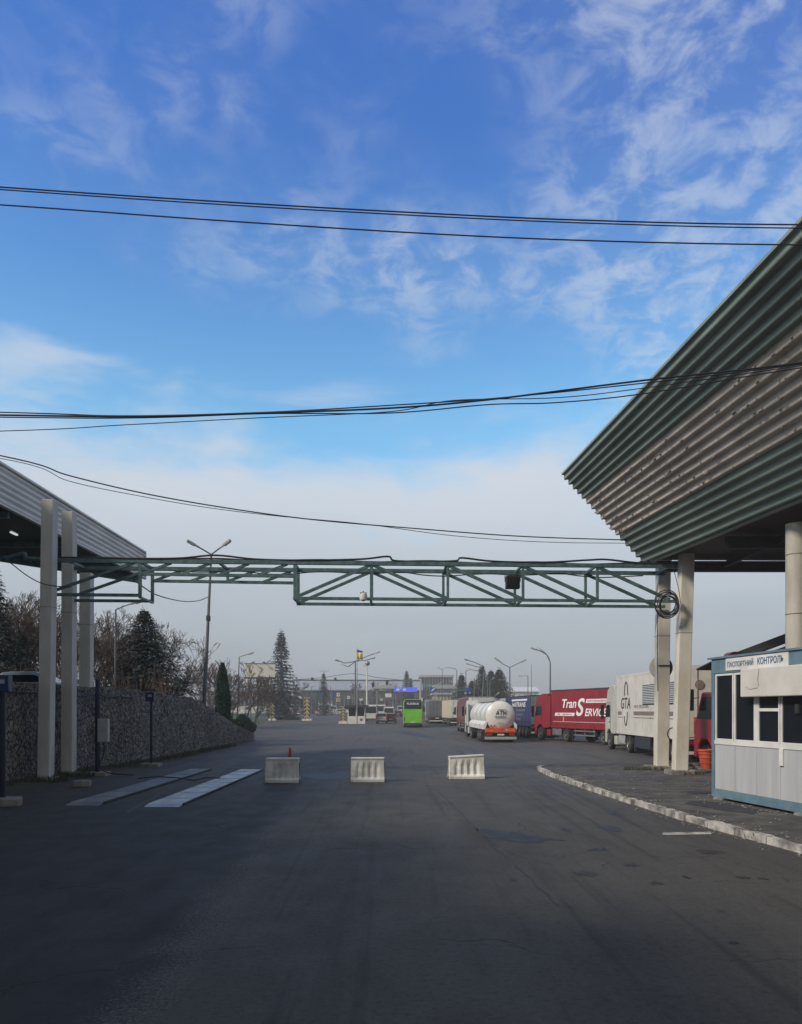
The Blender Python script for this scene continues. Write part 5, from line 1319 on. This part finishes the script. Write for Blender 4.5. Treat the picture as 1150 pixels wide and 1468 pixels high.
# white booth behind them
D = 250; t = thing('white_booth', 'far white booth with two windows behind the barriers', 'booth', (X(466,D), D, rise(D)))
w = 20/F*D; h = (1022-1003)/F*D*.95
MB().bb(-w/2,w/2,0,3,0,h).build('wall', m_white, t, bev=.03); MB().bb(-w/2-.3,w/2+.3,-.3,3.3,h,h+.3).build('roof', m_pole, t)
for x in (-1.2,.6): MB().bb(x-.55,x+.55,-.03,.02,1.1,2.6).build('window', m_glass, t)
# white cone-shaped block and small sign
D = 205; t = thing('white_bollard', 'small white tapered block left of the barriers', 'bollard', (X(398,D), D, rise(D)))
MB().lathe([(.75,0),(.7,.2),(.28,1.15),(.05,1.25)], n=16).build('block', m_white, t, smooth=True); MB().lathe([(.85,0),(.85,.1)], n=16).build('foot', m_foot, t)
def sign(label, px, py, D, wpx, hpx, m, m2=None, deco=None, pole=True, emit=False, cat='sign', name='road_sign'):
    t = thing(name, label, cat, (X(px,D), D, rise(D))); w, h = wpx/F*D, hpx/F*D; z = Z(py,D)-rise(D)
    pl = MB().bb(-w/2,w/2,-.12,0,z-h/2,z+h/2).build('panel', m, t, bev=.02)
    if pole: MB().tube([(0,.1,0),(0,.1,z+h/2)], .07, 6).build('post', m_pole, t)
    if deco: deco(pl, w, h, z)
    return t
m_sb = mat('sign_blue', (.02,.06,.42), .4, (.02,.05,.36)); 
def arrow(pl, w, h, z):
    b = MB(); b.beam((-w*.25,-.14,z-h*.25),(w*.2,-.14,z+h*.2),.03,h*.2,up=(0,0,1)); b.add([(w*.05,-.15,z+h*.32),(w*.33,-.15,z+h*.32),(w*.33,-.15,z+h*.02)],[(0,1,2)]); b.build('arrow', m_ltw, pl)
sign('small blue sign with a white arrow left of the cream building', 620.5, 989, 175, 7.5, 7, m_sb, deco=arrow)
sign('small blue sign above the barriers by the kiosk', 479.5, 996, 185, 5, 5, m_sb)
def face_(pl, w, h, z): MB().bb(-w*.2,w*.2,-.14,-.125,z-h*.15,z+h*.2).build('symbol', m_ltd, pl)
sign('small white square sign above a yellow one by the kiosk', 485, 996, 184, 4.5, 5, m_white, deco=face_)
sign('small yellow square sign under the white one', 485, 1003.5, 183.5, 5.5, 5, m_yel, pole=False, deco=face_)
sign('white board sign under the signal gantry, left of the blue lit sign', 557, 997, 172, 9, 5.5, m_white)
for i, (px, py, D, w_, h_, mm, lab) in enumerate(((430,1000,192,5,4,m_white,'small white sign left of the middle striped post'),(500,1000,190,4,4,m_white,'small white sign just left of the flagpole'),(547,1003,186,5,3.5,m_lamp,'small grey sign over the silver estate car'),(571,1002,188,4,4,m_red,'small red sign under the blue lit board'),(604,1003,182,4,5,m_white,'small white sign right beside the coach roof'),(461,997,196,4,4,m_sb,'small blue sign in front of the middle spruce'),(518,1003,194,5,3,m_cream,'small cream sign above the kiosk roof'))):
    sign(lab, px, py, D, w_, h_, mm, deco=face_ if i % 2 else None)
for i, (px, ptop, D, lab) in enumerate(((403,990,186,'thin pole between billboard and tall spruce'),(447,985,190,'thin pole right of the middle striped post'),(474,984,205,'thin pole just right of the middle spruce'),(541,990,200,'thin pole left of the flat lane canopy'),(560,985,214,'thin pole in front of the blue lit board'),(611,985,196,'thin pole in front of the glass building'),(644,985,168,'thin pole left of the lane gantry'),(668,962,150,'thin tall pole left of the spruce clump'))):
    lamp_px(lab, px, D, (px,ptop), [[(px+3,ptop-1,0)]] if i % 2 else [], r0=.10, r1=.07, hs=.7, group='thin poles in the far yard')
# illuminated blue boards
m_led = mat('led_blue', (.05,.08,.5), .4, emit=((.10,.14,.85), .55))
t = thing('led_board', 'wide lit blue board over the far lanes with a darker end', 'sign', (X(582,195), 195, rise(195))); D = 195
for a, c in ((565,573.5),(574.5,598)):
    z0, z1 = Z(992,D)-rise(D), Z(985.5,D)-rise(D); pn = MB().bb(X(a,D)-X(582,D), X(c,D)-X(582,D), -.2, 0, z0, z1).build('panel', m_led, t, bev=.02)
    MB().bb(X(a,D)-X(582,D)+.6, X(a,D)-X(582,D)+1.3, -.22,-.205, z0+.35, z1-.3).build('symbol', m_ltw, pn)
for px in (568,596): MB().tube([(X(px,D)-X(582,D),.1,0),(X(px,D)-X(582,D),.1,Z(988,D)-rise(D))], .15, 8).build('post', m_pole, t)
D = 165; t = thing('lane_gantry', 'grey lane gantry with a small blue sign and two white discs on the right', 'gantry', (X(664,D), D, rise(D)))
MB().beam((X(648,D)-X(664,D),0,Z(990,D)-rise(D)),(X(682,D)-X(664,D),0,Z(989,D)-rise(D)),.2,.2).build('beam', m_pole, t)
for px in (649,681): MB().tube([(X(px,D)-X(664,D),0,0),(X(px,D)-X(664,D),0,Z(989,D)-rise(D))], .12, 8).build('post', m_pole, t)
MB().bb(X(666,D)-X(664,D),X(676,D)-X(664,D),-.25,-.12,Z(991,D)-rise(D),Z(986,D)-rise(D)).build('panel', m_sb, t, bev=.02)
for px in (667.5,674): MB().lathe([(.22,-.3),(.22,-.2)], (X(px,D)-X(664,D),0,Z(993.5,D)-rise(D)), 14, 'y').build('disc', m_white, t)
# billboard
D = 122; t = thing('billboard', 'blank cream billboard on tall thin legs, in front of the big spruce', 'billboard', (X(373,D), D, rise(D)))
z0, z1 = Z(971,D)-rise(D), Z(952,D)-rise(D); w = 43/F*D
MB().bb(-w/2,w/2,-.2,0,z0,z1).build('panel', m_cream, t, bev=.02)
b = MB(); b.bb(-w/2-.08,w/2+.08,-.26,.05,z0-.22,z0-.01); b.bb(-w/2-.08,w/2+.08,-.24,.05,z1+.01,z1+.1); b.build('frame', m_chass, t)
for x in (-.4,): MB().tube([(x,.1,0),(x,.1,z0)], .13, 8).build('leg', m_pole, t)
for x in (-w*.32, w*.38): MB().tube([(x,.1,0),(x,.1,z0)], .09, 8).build('leg', m_pole, t)
for x in (-.9,.7): b = MB(); b.beam((x,0,z1+.1),(x,-.8,z1+.25),.06); b.box((x,-.85,z1+.22),(.4,.2,.15)); b.build('lamp_arm', m_chass, t)
# ---------------------------------------------------------------- far buildings
def hall(label, x0, x1, D, depth, ze, zr, wallm, roofm, bays=14, group=None, cat='building', name='terminal_hall'):
    t = thing(name, label, cat, ((x0+x1)/2, D, 1.1), 0, group); hw = (x1-x0)/2
    wl_ = MB().bb(-hw,hw,0,depth,0,ze).build('wall', wallm, t)
    MB().prism([(-.8,ze),(-.8,ze+.35),(depth/2,zr),(depth+.8,ze+.35),(depth+.8,ze)], -hw-.6, hw+.6, 'x').build('roof', roofm, t)
    for i in range(bays):
        x = -hw+2*hw*(i+.5)/bays; b = MB().bb(x-hw/bays*.8,x+hw/bays*.8,-.05,.05,ze*.30,ze*.62).build('window', m_glass, t)
        MB().bb(x-.06,x+.06,-.09,-.055,ze*.30,ze*.62).build('mullion', m_lamp, b)
    b = MB()
    for i in range(bays+1):
        x = -hw+2*hw*i/bays; b.bb(x-.2,x+.2,-.35,-.0,0,ze)
    b.build('column_row', wallm, t)
    return t
m_hr = mat('hall_roof', (.34,.36,.38), .5, (.27,.29,.31), .3); m_hw = mat('hall_wall', (.06,.075,.075), .6, (.045,.06,.06), .3)
hall('long low terminal hall with a pale pitched roof closing the left distance', X(418,300), X(604,300), 300, 40, Z(990,300)-1.1, Z(974,320)-1.1, m_hw, m_hr, 16)
hall('long low shed with pale roof behind the spruce and billboard', X(286,262), X(416,262), 262, 26, Z(991,262)-1.1, Z(982,275)-1.1, mat('shed_wall', (.22,.20,.18), .7), m_hr, 12)
hall('low white building on the horizon behind the blue lorry', X(728,330), X(772,330), 330, 20, Z(992,330)-1.1, Z(985,340)-1.1, m_white, m_white, 6)
hall('cream low building right of the coach behind the lorries', X(622,235), X(650,235), 235, 14, Z(996,235)-1.1, Z(993.5,242)-1.1, mat('cream_render', (.56,.52,.40), .8), m_hr, 6)
# canopies over the lanes
for x0, x1, D, lab in ((621,660,205,'flat lane canopy on struts in front of the cream building'),(538,566,205,'small flat lane canopy left of the blue lit board')):
    t = thing('lane_canopy', lab, 'canopy', (X((x0+x1)/2,D), D, rise(D)), 0, 'flat canopies over the far lanes'); hw = (X(x1,D)-X(x0,D))/2; z = Z(988,D)-rise(D)
    MB().bb(-hw,hw,-4,6,z,z+.9).build('roof', m_lamp, t, bev=.03)
    for s in (-1,1): 
        MB().bb(s*hw*.8-.15,s*hw*.8+.15,-.15,.15,0,z).build('column', m_lamp, t); MB().beam((s*hw*.8,0,z+.9),(s*hw*.2,0,z+2.2),.15).build('stay', m_lamp, t)
# glass building
D = 330; t = thing('glass_building', 'blue green glass office block with a flat roof on the horizon', 'building', (X(626,D), D, 1.1))
w = (650-603)/F*D; h = Z(971,D)-1.1
MB().bb(-w/2,w/2,0,22,0,h).build('wall', mat('glass_wall', (.10,.22,.27), .25, (.07,.16,.20), .25), t)
MB().bb(-w/2-.4,w/2+.4,-.6,22.6,h,h+.9).build('roof', m_lamp, t)
for j in range(4):
    z = h*(j+.55)/4
    f = MB().bb(-w/2+.3,w/2-.3,-.06,-.005,z-h*.07,z+h*.09).build('window_band', m_glass, t); b = MB()
    for i in range(12): x = -w/2+w*(i+.5)/12; b.bb(x-.07,x+.07,-.12,-.065,z-h*.07,z+h*.09)
    b.build('mullion', m_lamp, f)

# ---------------------------------------------------------------- overhead cables
def cable(label, pts, D0, D1=None, r=.012, n=10, name='overhead_cable', group='overhead cables'):
    D1 = D1 or D0; xa, xb = pts[0][0], pts[-1][0]
    p3 = [P(x, y, D0+(D1-D0)*(x-xa)/(xb-xa)) for x, y in pts]
    o = MB().tube(spline(p3, n), r, 6).build(name, m_wire, smooth=True); return tag(o, label, 'cable', group)
cable('uppermost of the three cables high across the blue sky', [(-500,232),(0,268),(300,288),(600,305),(850,316),(1150,322),(1600,320)], 12, r=.0105)
cable('second cable just under the uppermost one in the sky', [(-500,235),(0,271.5),(300,292),(600,309),(850,320),(1150,327),(1600,326)], 12.1, r=.009)
cable('third and lowest of the cables high across the blue sky', [(-500,262),(0,293.5),(300,315),(600,334),(850,345),(1150,351),(1600,352)], 12.3, r=.0105)
cable('thickest cable of the drooping bundle in mid sky', [(-600,586),(0,595),(200,597),(380,592),(560,585),(700,573),(925,545),(1150,520),(1500,470)], 12, r=.014)
cable('cable twisting just over the thickest one in mid sky', [(-600,578),(0,591),(180,596),(380,591),(560,581),(720,570),(925,549),(1150,522),(1500,474)], 12.1, r=.009)
cable('cable hanging lowest on the right of the mid sky bundle', [(-600,590),(0,598),(200,599),(380,593),(560,592),(700,580),(800,577),(925,564),(1150,527),(1500,478)], 12.2, r=.009)
cable('thin lower cable curving up from the left edge to the bundle', [(-600,632),(0,618),(180,609),(370,599),(560,590),(650,574),(800,570),(925,556),(1150,524),(1500,476)], 12.35, r=.007)
cable('cable drooping from the left edge down to the right canopy', [(-500,560),(0,653),(100,682),(210,708),(330,729),(450,745),(600,758),(750,769),(925,775)], 21, 28.9, r=.020)
cable('thin twin cable hanging under the drooping one', [(-500,585),(0,657),(100,690),(200,711),(300,728),(400,740),(520,751),(650,768),(780,777),(925,779)], 21.1, 28.9, r=.011)
cable('slack cable looping between the leftmost pillar and the frame edge', [(-60,760),(5,800),(40,826),(66,838),(100,842)], 26.0, r=.018)
cable('slack cable looping from the truss to the tall leaning lamp', [(192,832),(225,853),(262,862),(285,861),(298,856)], 28.5, 51, r=.025)

# ---------------------------------------------------------------- trees
m_bark = mat('bark', (.085,.070,.058), .95, (.05,.042,.036), 5); m_barkr = mat('twigs', (.115,.082,.066), .95, (.07,.052,.045), 3)
m_barkg = mat('grey_twigs', (.14,.12,.105), .95, (.09,.08,.07), 3)
m_need = mat('needles', (.035,.060,.040), .85, (.022,.038,.030), .9, lo=.35, hi=.62); m_need2 = mat('blue_needles', (.055,.075,.065), .85, (.03,.045,.042), .9)
m_thuja = mat('thuja', (.045,.085,.045), .85, (.025,.05,.028), 1.5)
m_gold = mat('painted_sunlight', (.50,.42,.24), .8, (.32,.26,.15), 2)  # sunlight on the crowns, painted as gold sprays
def spruce(name, label, base, H, Rb, seed, m=m_need, dens=1.0, leaf=.3, gap=.0, group=None, skirt=.06, gold=False):
    t = thing(name, label, 'spruce tree', base, 0, group); rnd = random.Random(seed)
    MB().tube([(0,0,-.2),(0,0,H*.5),(0,0,H)], [H*.016, H*.010, .02], 8).build('trunk', m_bark, t)
    b = MB(); gb = MB(); z = H*skirt; wood = MB()
    while z < H*.985:
        f = (z-H*skirt)/(H*(1-skirt)); rad = Rb*(1-f)**.86*(1.0 if f > .12 else .8+f*1.6)+.05
        nb = max(5, int((8+rnd.randint(0,3))*dens)); a0 = rnd.uniform(0, 2*PI)
        for k_ in range(nb):
            a = a0+2*PI*k_/nb+rnd.uniform(-.25,.25); ln_ = rad*rnd.uniform(.68,1.14); dr = rnd.uniform(.16,.34)*(1-f*.8)
            ca, sa = math.cos(a), math.sin(a); pts = []
            for q in range(6):
                u = q/5; pts.append(Vector((ca*ln_*u, sa*ln_*u, z-ln_*dr*(u*1.5-u*u*.7)+rnd.uniform(-.02,.02)*ln_)))
            wood.tube([pts[0],pts[3],pts[5]], [.03*H/12,.02*H/12,.008], 3, False)
            tgt = gb if (gold and ca > .15 and sa < .3 and rnd.random() < .30) else b
            n = max(5, int(ln_/leaf*3.2))
            for q in range(n):
                u = (q+rnd.random())/n; u = u**.75; i_ = min(4, int(u*5)); fu = u*5-i_
                p = pts[i_].lerp(pts[i_+1], fu); sd = rnd.choice((-1,1)); lw = leaf*rnd.uniform(.6,1.3)*(1.15-.5*u)*(1-.40*f)
                side = Vector((-sa*sd, ca*sd, 0)); d = (Vector((ca,sa,0))*rnd.uniform(.35,1.0)+side*rnd.uniform(.2,1.0)+Vector((0,0,rnd.uniform(-.75,-.05)))).normalized()
                w_ = d.cross(Vector((rnd.uniform(-.4,.4),rnd.uniform(-.4,.4),1))).normalized()*lw*.22
                e = p+d*lw*1.35; mdl = p+d*lw*.6
                tgt.add([p, mdl+w_, e, mdl-w_], [(0,1,2,3)])
        z += (H*.032+.02)*rnd.uniform(.6,1.05)*(1.2-.6*f)*(1+gap)
    for q in range(14):
        p = Vector((0,0,H*(.93+.07*rnd.random()))); d = Vector((rnd.uniform(-1,1),rnd.uniform(-1,1),rnd.uniform(.3,1.4))).normalized()*leaf*.8; w_ = d.cross(Vector((1,0,0)))*.2
        b.add([p,p+d*.5+w_,p+d,p+d*.5-w_],[(0,1,2,3)])
    wood.build('branches', m_bark, t, fix=False)
    cr = b.build('crown', m, t, fix=False)
    if gb.f: gb.build('sunlit_sprays', m_gold, t, fix=False)
    return t
def bare(name, label, base, H, seed, m=m_bark, spread=.5, depth=6, lean=0, group=None, width=1.0, fill=1.0, cat='bare tree', tk=1.0):
    tk = max(.95, base[1]/52)
    t = thing(name, label, cat, base, 0, group); rnd = random.Random(seed); trunk = MB(); tw = MB()
    def grow(p, d, ln_, r, lvl):
        pts = [p]; rs = [r]; n = 3 if lvl < 4 else 2
        for i in range(n):
            d = (d+Vector((rnd.uniform(-1,1),rnd.uniform(-1,1),rnd.uniform(-.5,.9)))*.16).normalized(); p = p+d*ln_/n; pts.append(p); rs.append(max(.011*tk, r*(1-.38*(i+1)/n)))
        (trunk if lvl < 2 else tw).tube(pts, rs, 6 if lvl < 2 else 3, False)
        if lvl >= depth: return
        nb = rnd.choice((2,3,3)) if lvl else 4
        for k_ in range(int(nb*fill+.5)):
            a = rnd.uniform(0,2*PI); s_ = spread*rnd.uniform(.7,1.5)
            u = d.orthogonal().normalized(); v = d.cross(u)
            nd_ = (d+(u*math.cos(a)+v*math.sin(a))*s_*width+Vector((0,0,.10))).normalized()
            i_ = rnd.choice((1,2,n)) if n > 2 else n; q = pts[min(i_,n)] if k_ else pts[-1]
            grow(q, nd_, ln_*rnd.uniform(.66,.88), rs[-1]*rnd.uniform(.6,.85), lvl+1)
    grow(Vector((0,0,-.1)), Vector((lean,0,1)).normalized(), H*.24, H*.018, 0)
    # scale to the wanted height
    zmax = max(v.z for v in tw.v); k_ = H/zmax
    for q in (trunk, tw): q.v = [v*k_ for v in q.v]
    trunk.build('trunk', m_bark, t, fix=False); tw.build('crown', m, t, fix=False); return t
GT = 'trees behind the stone wall'
def gz(D): return 2.4 if D < 56 else max(.2, 2.4-(D-56)*.2)
spruce('spruce', 'broad dark spruce behind the wall with a bare tree at its right', (X(207,50), 50, 1.6), Z(873,50)-1.6, 4.1, 5, m_need2, 1.9, .42, group=GT)
spruce('spruce', 'dark spruce at the left edge of the picture, cut by the frame', (X(-12,41), 41, 2.3), Z(800,41)-2.3, 2.4, 9, m_need2, 1.2, .32, group=GT)
spruce('spruce', 'low dark young spruce behind the silver hatchback', (X(30,44), 44, 2.3), Z(905,44)-2.3, 2.1, 19, m_need, 1.2, .28, group=GT)
bare('bare_tree', 'bare tree spreading right of the broad spruce behind the wall', (X(240,56), 56, 2.0), Z(886,56)-2.0, 4, m_barkg, .55, 7, .05, GT, 1.15)
bare('bare_tree', 'tangled bare tree between the grey pillars and the broad spruce', (X(165,53), 53, 2.2), Z(868,53)-2.2, 12, m_barkg, .55, 7, 0, GT, 1.1)
bare('bare_tree', 'bare tree seen between the second and third grey pillars', (X(140,48), 48, 2.3), Z(872,48)-2.3, 13, m_barkr, .5, 7, 0, GT)
bare('bare_tree', 'reddish bare tree just left of the nearest grey pillar', (X(46,47), 47, 2.3), Z(842,47)-2.3, 14, m_barkr, .52, 7, 0, GT, 1.1)
bare('bare_tree', 'dense bare tree behind the left edge of the wall', (X(12,50), 50, 2.3), Z(850,50)-2.3, 15, m_barkr, .55, 7, 0, GT, 1.2)
bare('bare_tree', 'bare tree between the first and second grey pillars', (X(84,52), 52, 2.3), Z(855,52)-2.3, 16, m_barkr, .5, 7, 0, GT)
bare('bare_tree', 'small bare tree left of the columnar cypress', (X(305,100), 100, .1), Z(946,100)-.1, 17, m_barkr, .5, 6, 0, GT)
bare('bare_tree', 'feathery bare tree right of the columnar cypress', (X(333,103), 103, .1), Z(943,103)-.1, 18, m_barkr, .5, 6, 0, GT, 1.1)
bare('bare_tree', 'bare tree in front of the left end of the billboard', (X(352,110), 110, .3), Z(948,110)-.3, 22, m_barkr, .45, 6, 0, GT)
bare('bare_tree', 'low bare shrubby tree right of the tall leaning lamp', (X(318,98), 98, .1), Z(957,98)-.1, 23, m_barkr, .6, 6, 0, GT, 1.2)
bare('bare_tree', 'low bare tree under the billboard', (X(366,116), 116, .5), Z(970,116)-.5, 24, m_barkr, .6, 6, 0, GT, 1.2)
for i, (px, D, py, mm, lab) in enumerate(((-6,45,868,m_barkr,'brown bare tree cut by the left edge of the picture'),(30,54,862,m_barkr,'brown bare tree behind the hatchback'),(62,56,872,m_barkg,'bare tree hidden behind the nearest grey pillar'),(108,50,876,m_barkr,'low bare tree right behind the second grey pillar'),(150,58,884,m_barkr,'brown bare tree crowding behind the slim lamp'),(182,57,890,m_barkr,'bare tree close on the left of the broad spruce'),(256,60,930,m_barkg,'low bare tree at the right end of the tree group behind the wall'))):
    bare('bare_tree', lab, (X(px,D), D, 2.2 if D < 56 else 1.4), Z(py,D)-2.0, 60+i, mm, .55, 7, 0, GT, 1.2)
rnd = random.Random(77); ub = MB()
for i in range(1500):
    D = rnd.uniform(38,58); px = rnd.choice((rnd.uniform(-40,250), rnd.uniform(-40,110))); p = Vector((X(px,D), D, min(2.5, 2.5-(D-56)*.25)-.2)); h = rnd.uniform(.8,2.6)
    tp_ = p+Vector((rnd.uniform(-.5,.5), rnd.uniform(-.5,.5), h)); ub.tube([p, p.lerp(tp_,.5)+Vector((rnd.uniform(-.15,.15),0,0)), tp_], [.016,.012,.007], 3, False)
tag(ub.build('undergrowth', m_barkr, fix=False), 'brown thicket of bare undergrowth under the trees on the terrace', 'undergrowth', kind='stuff')
# columnar cypress and shrubs
def leafy(name, label, base, H, rx, seed, m, shape, n, leaf, cat='shrub', group=None):
    t = thing(name, label, cat, base, 0, group); rnd = random.Random(seed)
    st_ = MB(); 
    for k_ in range(3): st_.tube([(0,0,-.1),(rnd.uniform(-.2,.2)*rx,rnd.uniform(-.2,.2)*rx,H*.5),(rnd.uniform(-.2,.2)*rx,0,H*.8)],[.05*H/3,.03*H/3,.01],5)
    st_.build('stems', m_bark, t); b = MB()
    for i in range(n):
        z = rnd.random(); a = rnd.uniform(0,2*PI); r = shape(z)*rx*(rnd.uniform(.55,1.04) if rnd.random() < .8 else rnd.random())
        r *= 1+.22*noise.noise(Vector((math.cos(a)*2+seed, math.sin(a)*2, z*5)))
        p = Vector((r*math.cos(a), r*math.sin(a), z*H)); d = Vector((math.cos(a)*.6,math.sin(a)*.6,rnd.uniform(.2,1.2)))
        d = (d+Vector((rnd.uniform(-1,1),rnd.uniform(-1,1),rnd.uniform(-1,1)))*.5).normalized(); w_ = d.cross(Vector((rnd.uniform(-1,1),rnd.uniform(-1,1),rnd.uniform(-1,1)))).normalized()*leaf*.35
        b.add([p-d*leaf*.4,p+w_,p+d*leaf*.7,p-w_],[(0,1,2,3)])
    b.build('foliage', m, t, fix=False); return t
leafy('columnar_cypress', 'slim dark green columnar cypress rising behind the low end of the wall', (X(319,66), 66, .1), Z(951,66)-.1, .62, 3, m_thuja, lambda z: min(1,(.55+z*1.4))*(1 if z < .55 else max(.04,(1-z)/.45)**.6), 5200, .20, 'cypress')
for i, (px, D, H, rx, lab) in enumerate(((348,76,1.9,.85,'round dark shrub at the foot of the columnar cypress'),(338,68,1.5,.7,'dark shrub close behind the low end of the wall'),(327,72,1.8,.6,'dark shrub touching the right side of the cypress'),(356,84,1.2,.8,'low dark shrub right of the round one'))):
    leafy('shrub', lab, (X(px,D), D, 0), H, rx, 30+i, m_thuja, lambda z: max(.1, math.sin(PI*min(1,z*.85+.15)))**.5, 1500, .20, 'shrub', 'dark shrubs by the wall end')
# big and far spruces
GS = 'spruces in the yard of the border post'
spruce('spruce', 'tall narrow spruce with drooping tiers right of the billboard', (X(403,158), 158, rise(158)), Z(904,158)-rise(158), 5.0, 21, m_need2, 1.5, 1.0, gap=.22, group=GS, skirt=.05)
spruce('spruce', 'dark spruce in the middle distance under a double lamp mast', (X(464,210), 210, rise(210)), Z(965,210)-rise(210), 3.3, 22, m_need, 1.1, .6, group=GS)
spruce('spruce', 'slender spruce behind the blue lit board', (X(583,255), 255, 1.2), Z(961,255)-1.2, 3.6, 23, m_need, 1.0, .7, group=GS)
spruce('spruce', 'small spruce right beside the slender one behind the blue board', (X(589,250), 250, 1.2), Z(972,250)-1.2, 2.6, 24, m_need, 1.0, .6, group=GS)
spruce('spruce', 'spruce left in the right-hand clump, next to the lane gantry', (X(662,172), 172, rise(172)), Z(966,172)-rise(172), 4.0, 25, m_need, 1.6, .7, group=GS)
spruce('spruce', 'tallest spruce of the right-hand clump, left of the painted sunlit sprays', (X(691,160), 160, rise(160)), Z(955,160)-rise(160), 4.4, 26, m_need, 1.6, .7, group=GS)
spruce('spruce', 'broad dark spruce with sunlight painted as gold sprays behind the tanker', (X(716,152), 152, rise(152)), Z(958,152)-rise(152), 5.2, 27, m_need, 1.8, .7, group=GS, gold=True)
spruce('spruce', 'low spruce between the lane gantry and the tallest spruce', (X(677,166), 166, rise(166)), Z(975,166)-rise(166), 4.0, 28, m_need, 1.6, .7, group=GS)
spruce('spruce', 'dark spruce with sunlight painted as gold sprays in the right-hand clump', (X(704,157), 157, rise(157)), Z(960,157)-rise(157), 3.6, 29, m_need, 1.4, .7, group=GS, gold=True)
# bare trees far beyond the hall
for i, (px, D, py, lab) in enumerate(((548,268,975,'far faint bare tree behind the white camera mast'),(430,262,978,'far faint bare tree right of the tall spruce'),(505,275,976,'far faint bare tree behind the kiosk'),(600,268,986,'far faint bare tree left of the glass building'))):
    bare('bare_tree', lab, (X(px,D), D, 1.2), Z(py,D)-1.2, 40+i, m_barkg, .6, 5, 0, 'far bare trees', 1.3)
# ---------------------------------------------------------------- haze over the yard
b = MB(); b.bb(-2200, 2200, -150, 3400, -3, 70)
hz = b.build('haze', None); tag(hz, 'thin morning haze over the whole yard', 'haze', kind='stuff')
hm = bpy.data.materials.new('haze_air'); hm.use_nodes = True; hn = hm.node_tree
for n_ in list(hn.nodes):
    if n_.type != 'OUTPUT_MATERIAL': hn.nodes.remove(n_)
ho = [n_ for n_ in hn.nodes if n_.type == 'OUTPUT_MATERIAL'][0]; pv = hn.nodes.new('ShaderNodeVolumePrincipled')
pv.inputs['Color'].default_value = (.86,.89,.93,1); pv.inputs['Density'].default_value = HAZE; hn.links.new(pv.outputs[0], ho.inputs['Volume'])
hz.data.materials.append(hm)
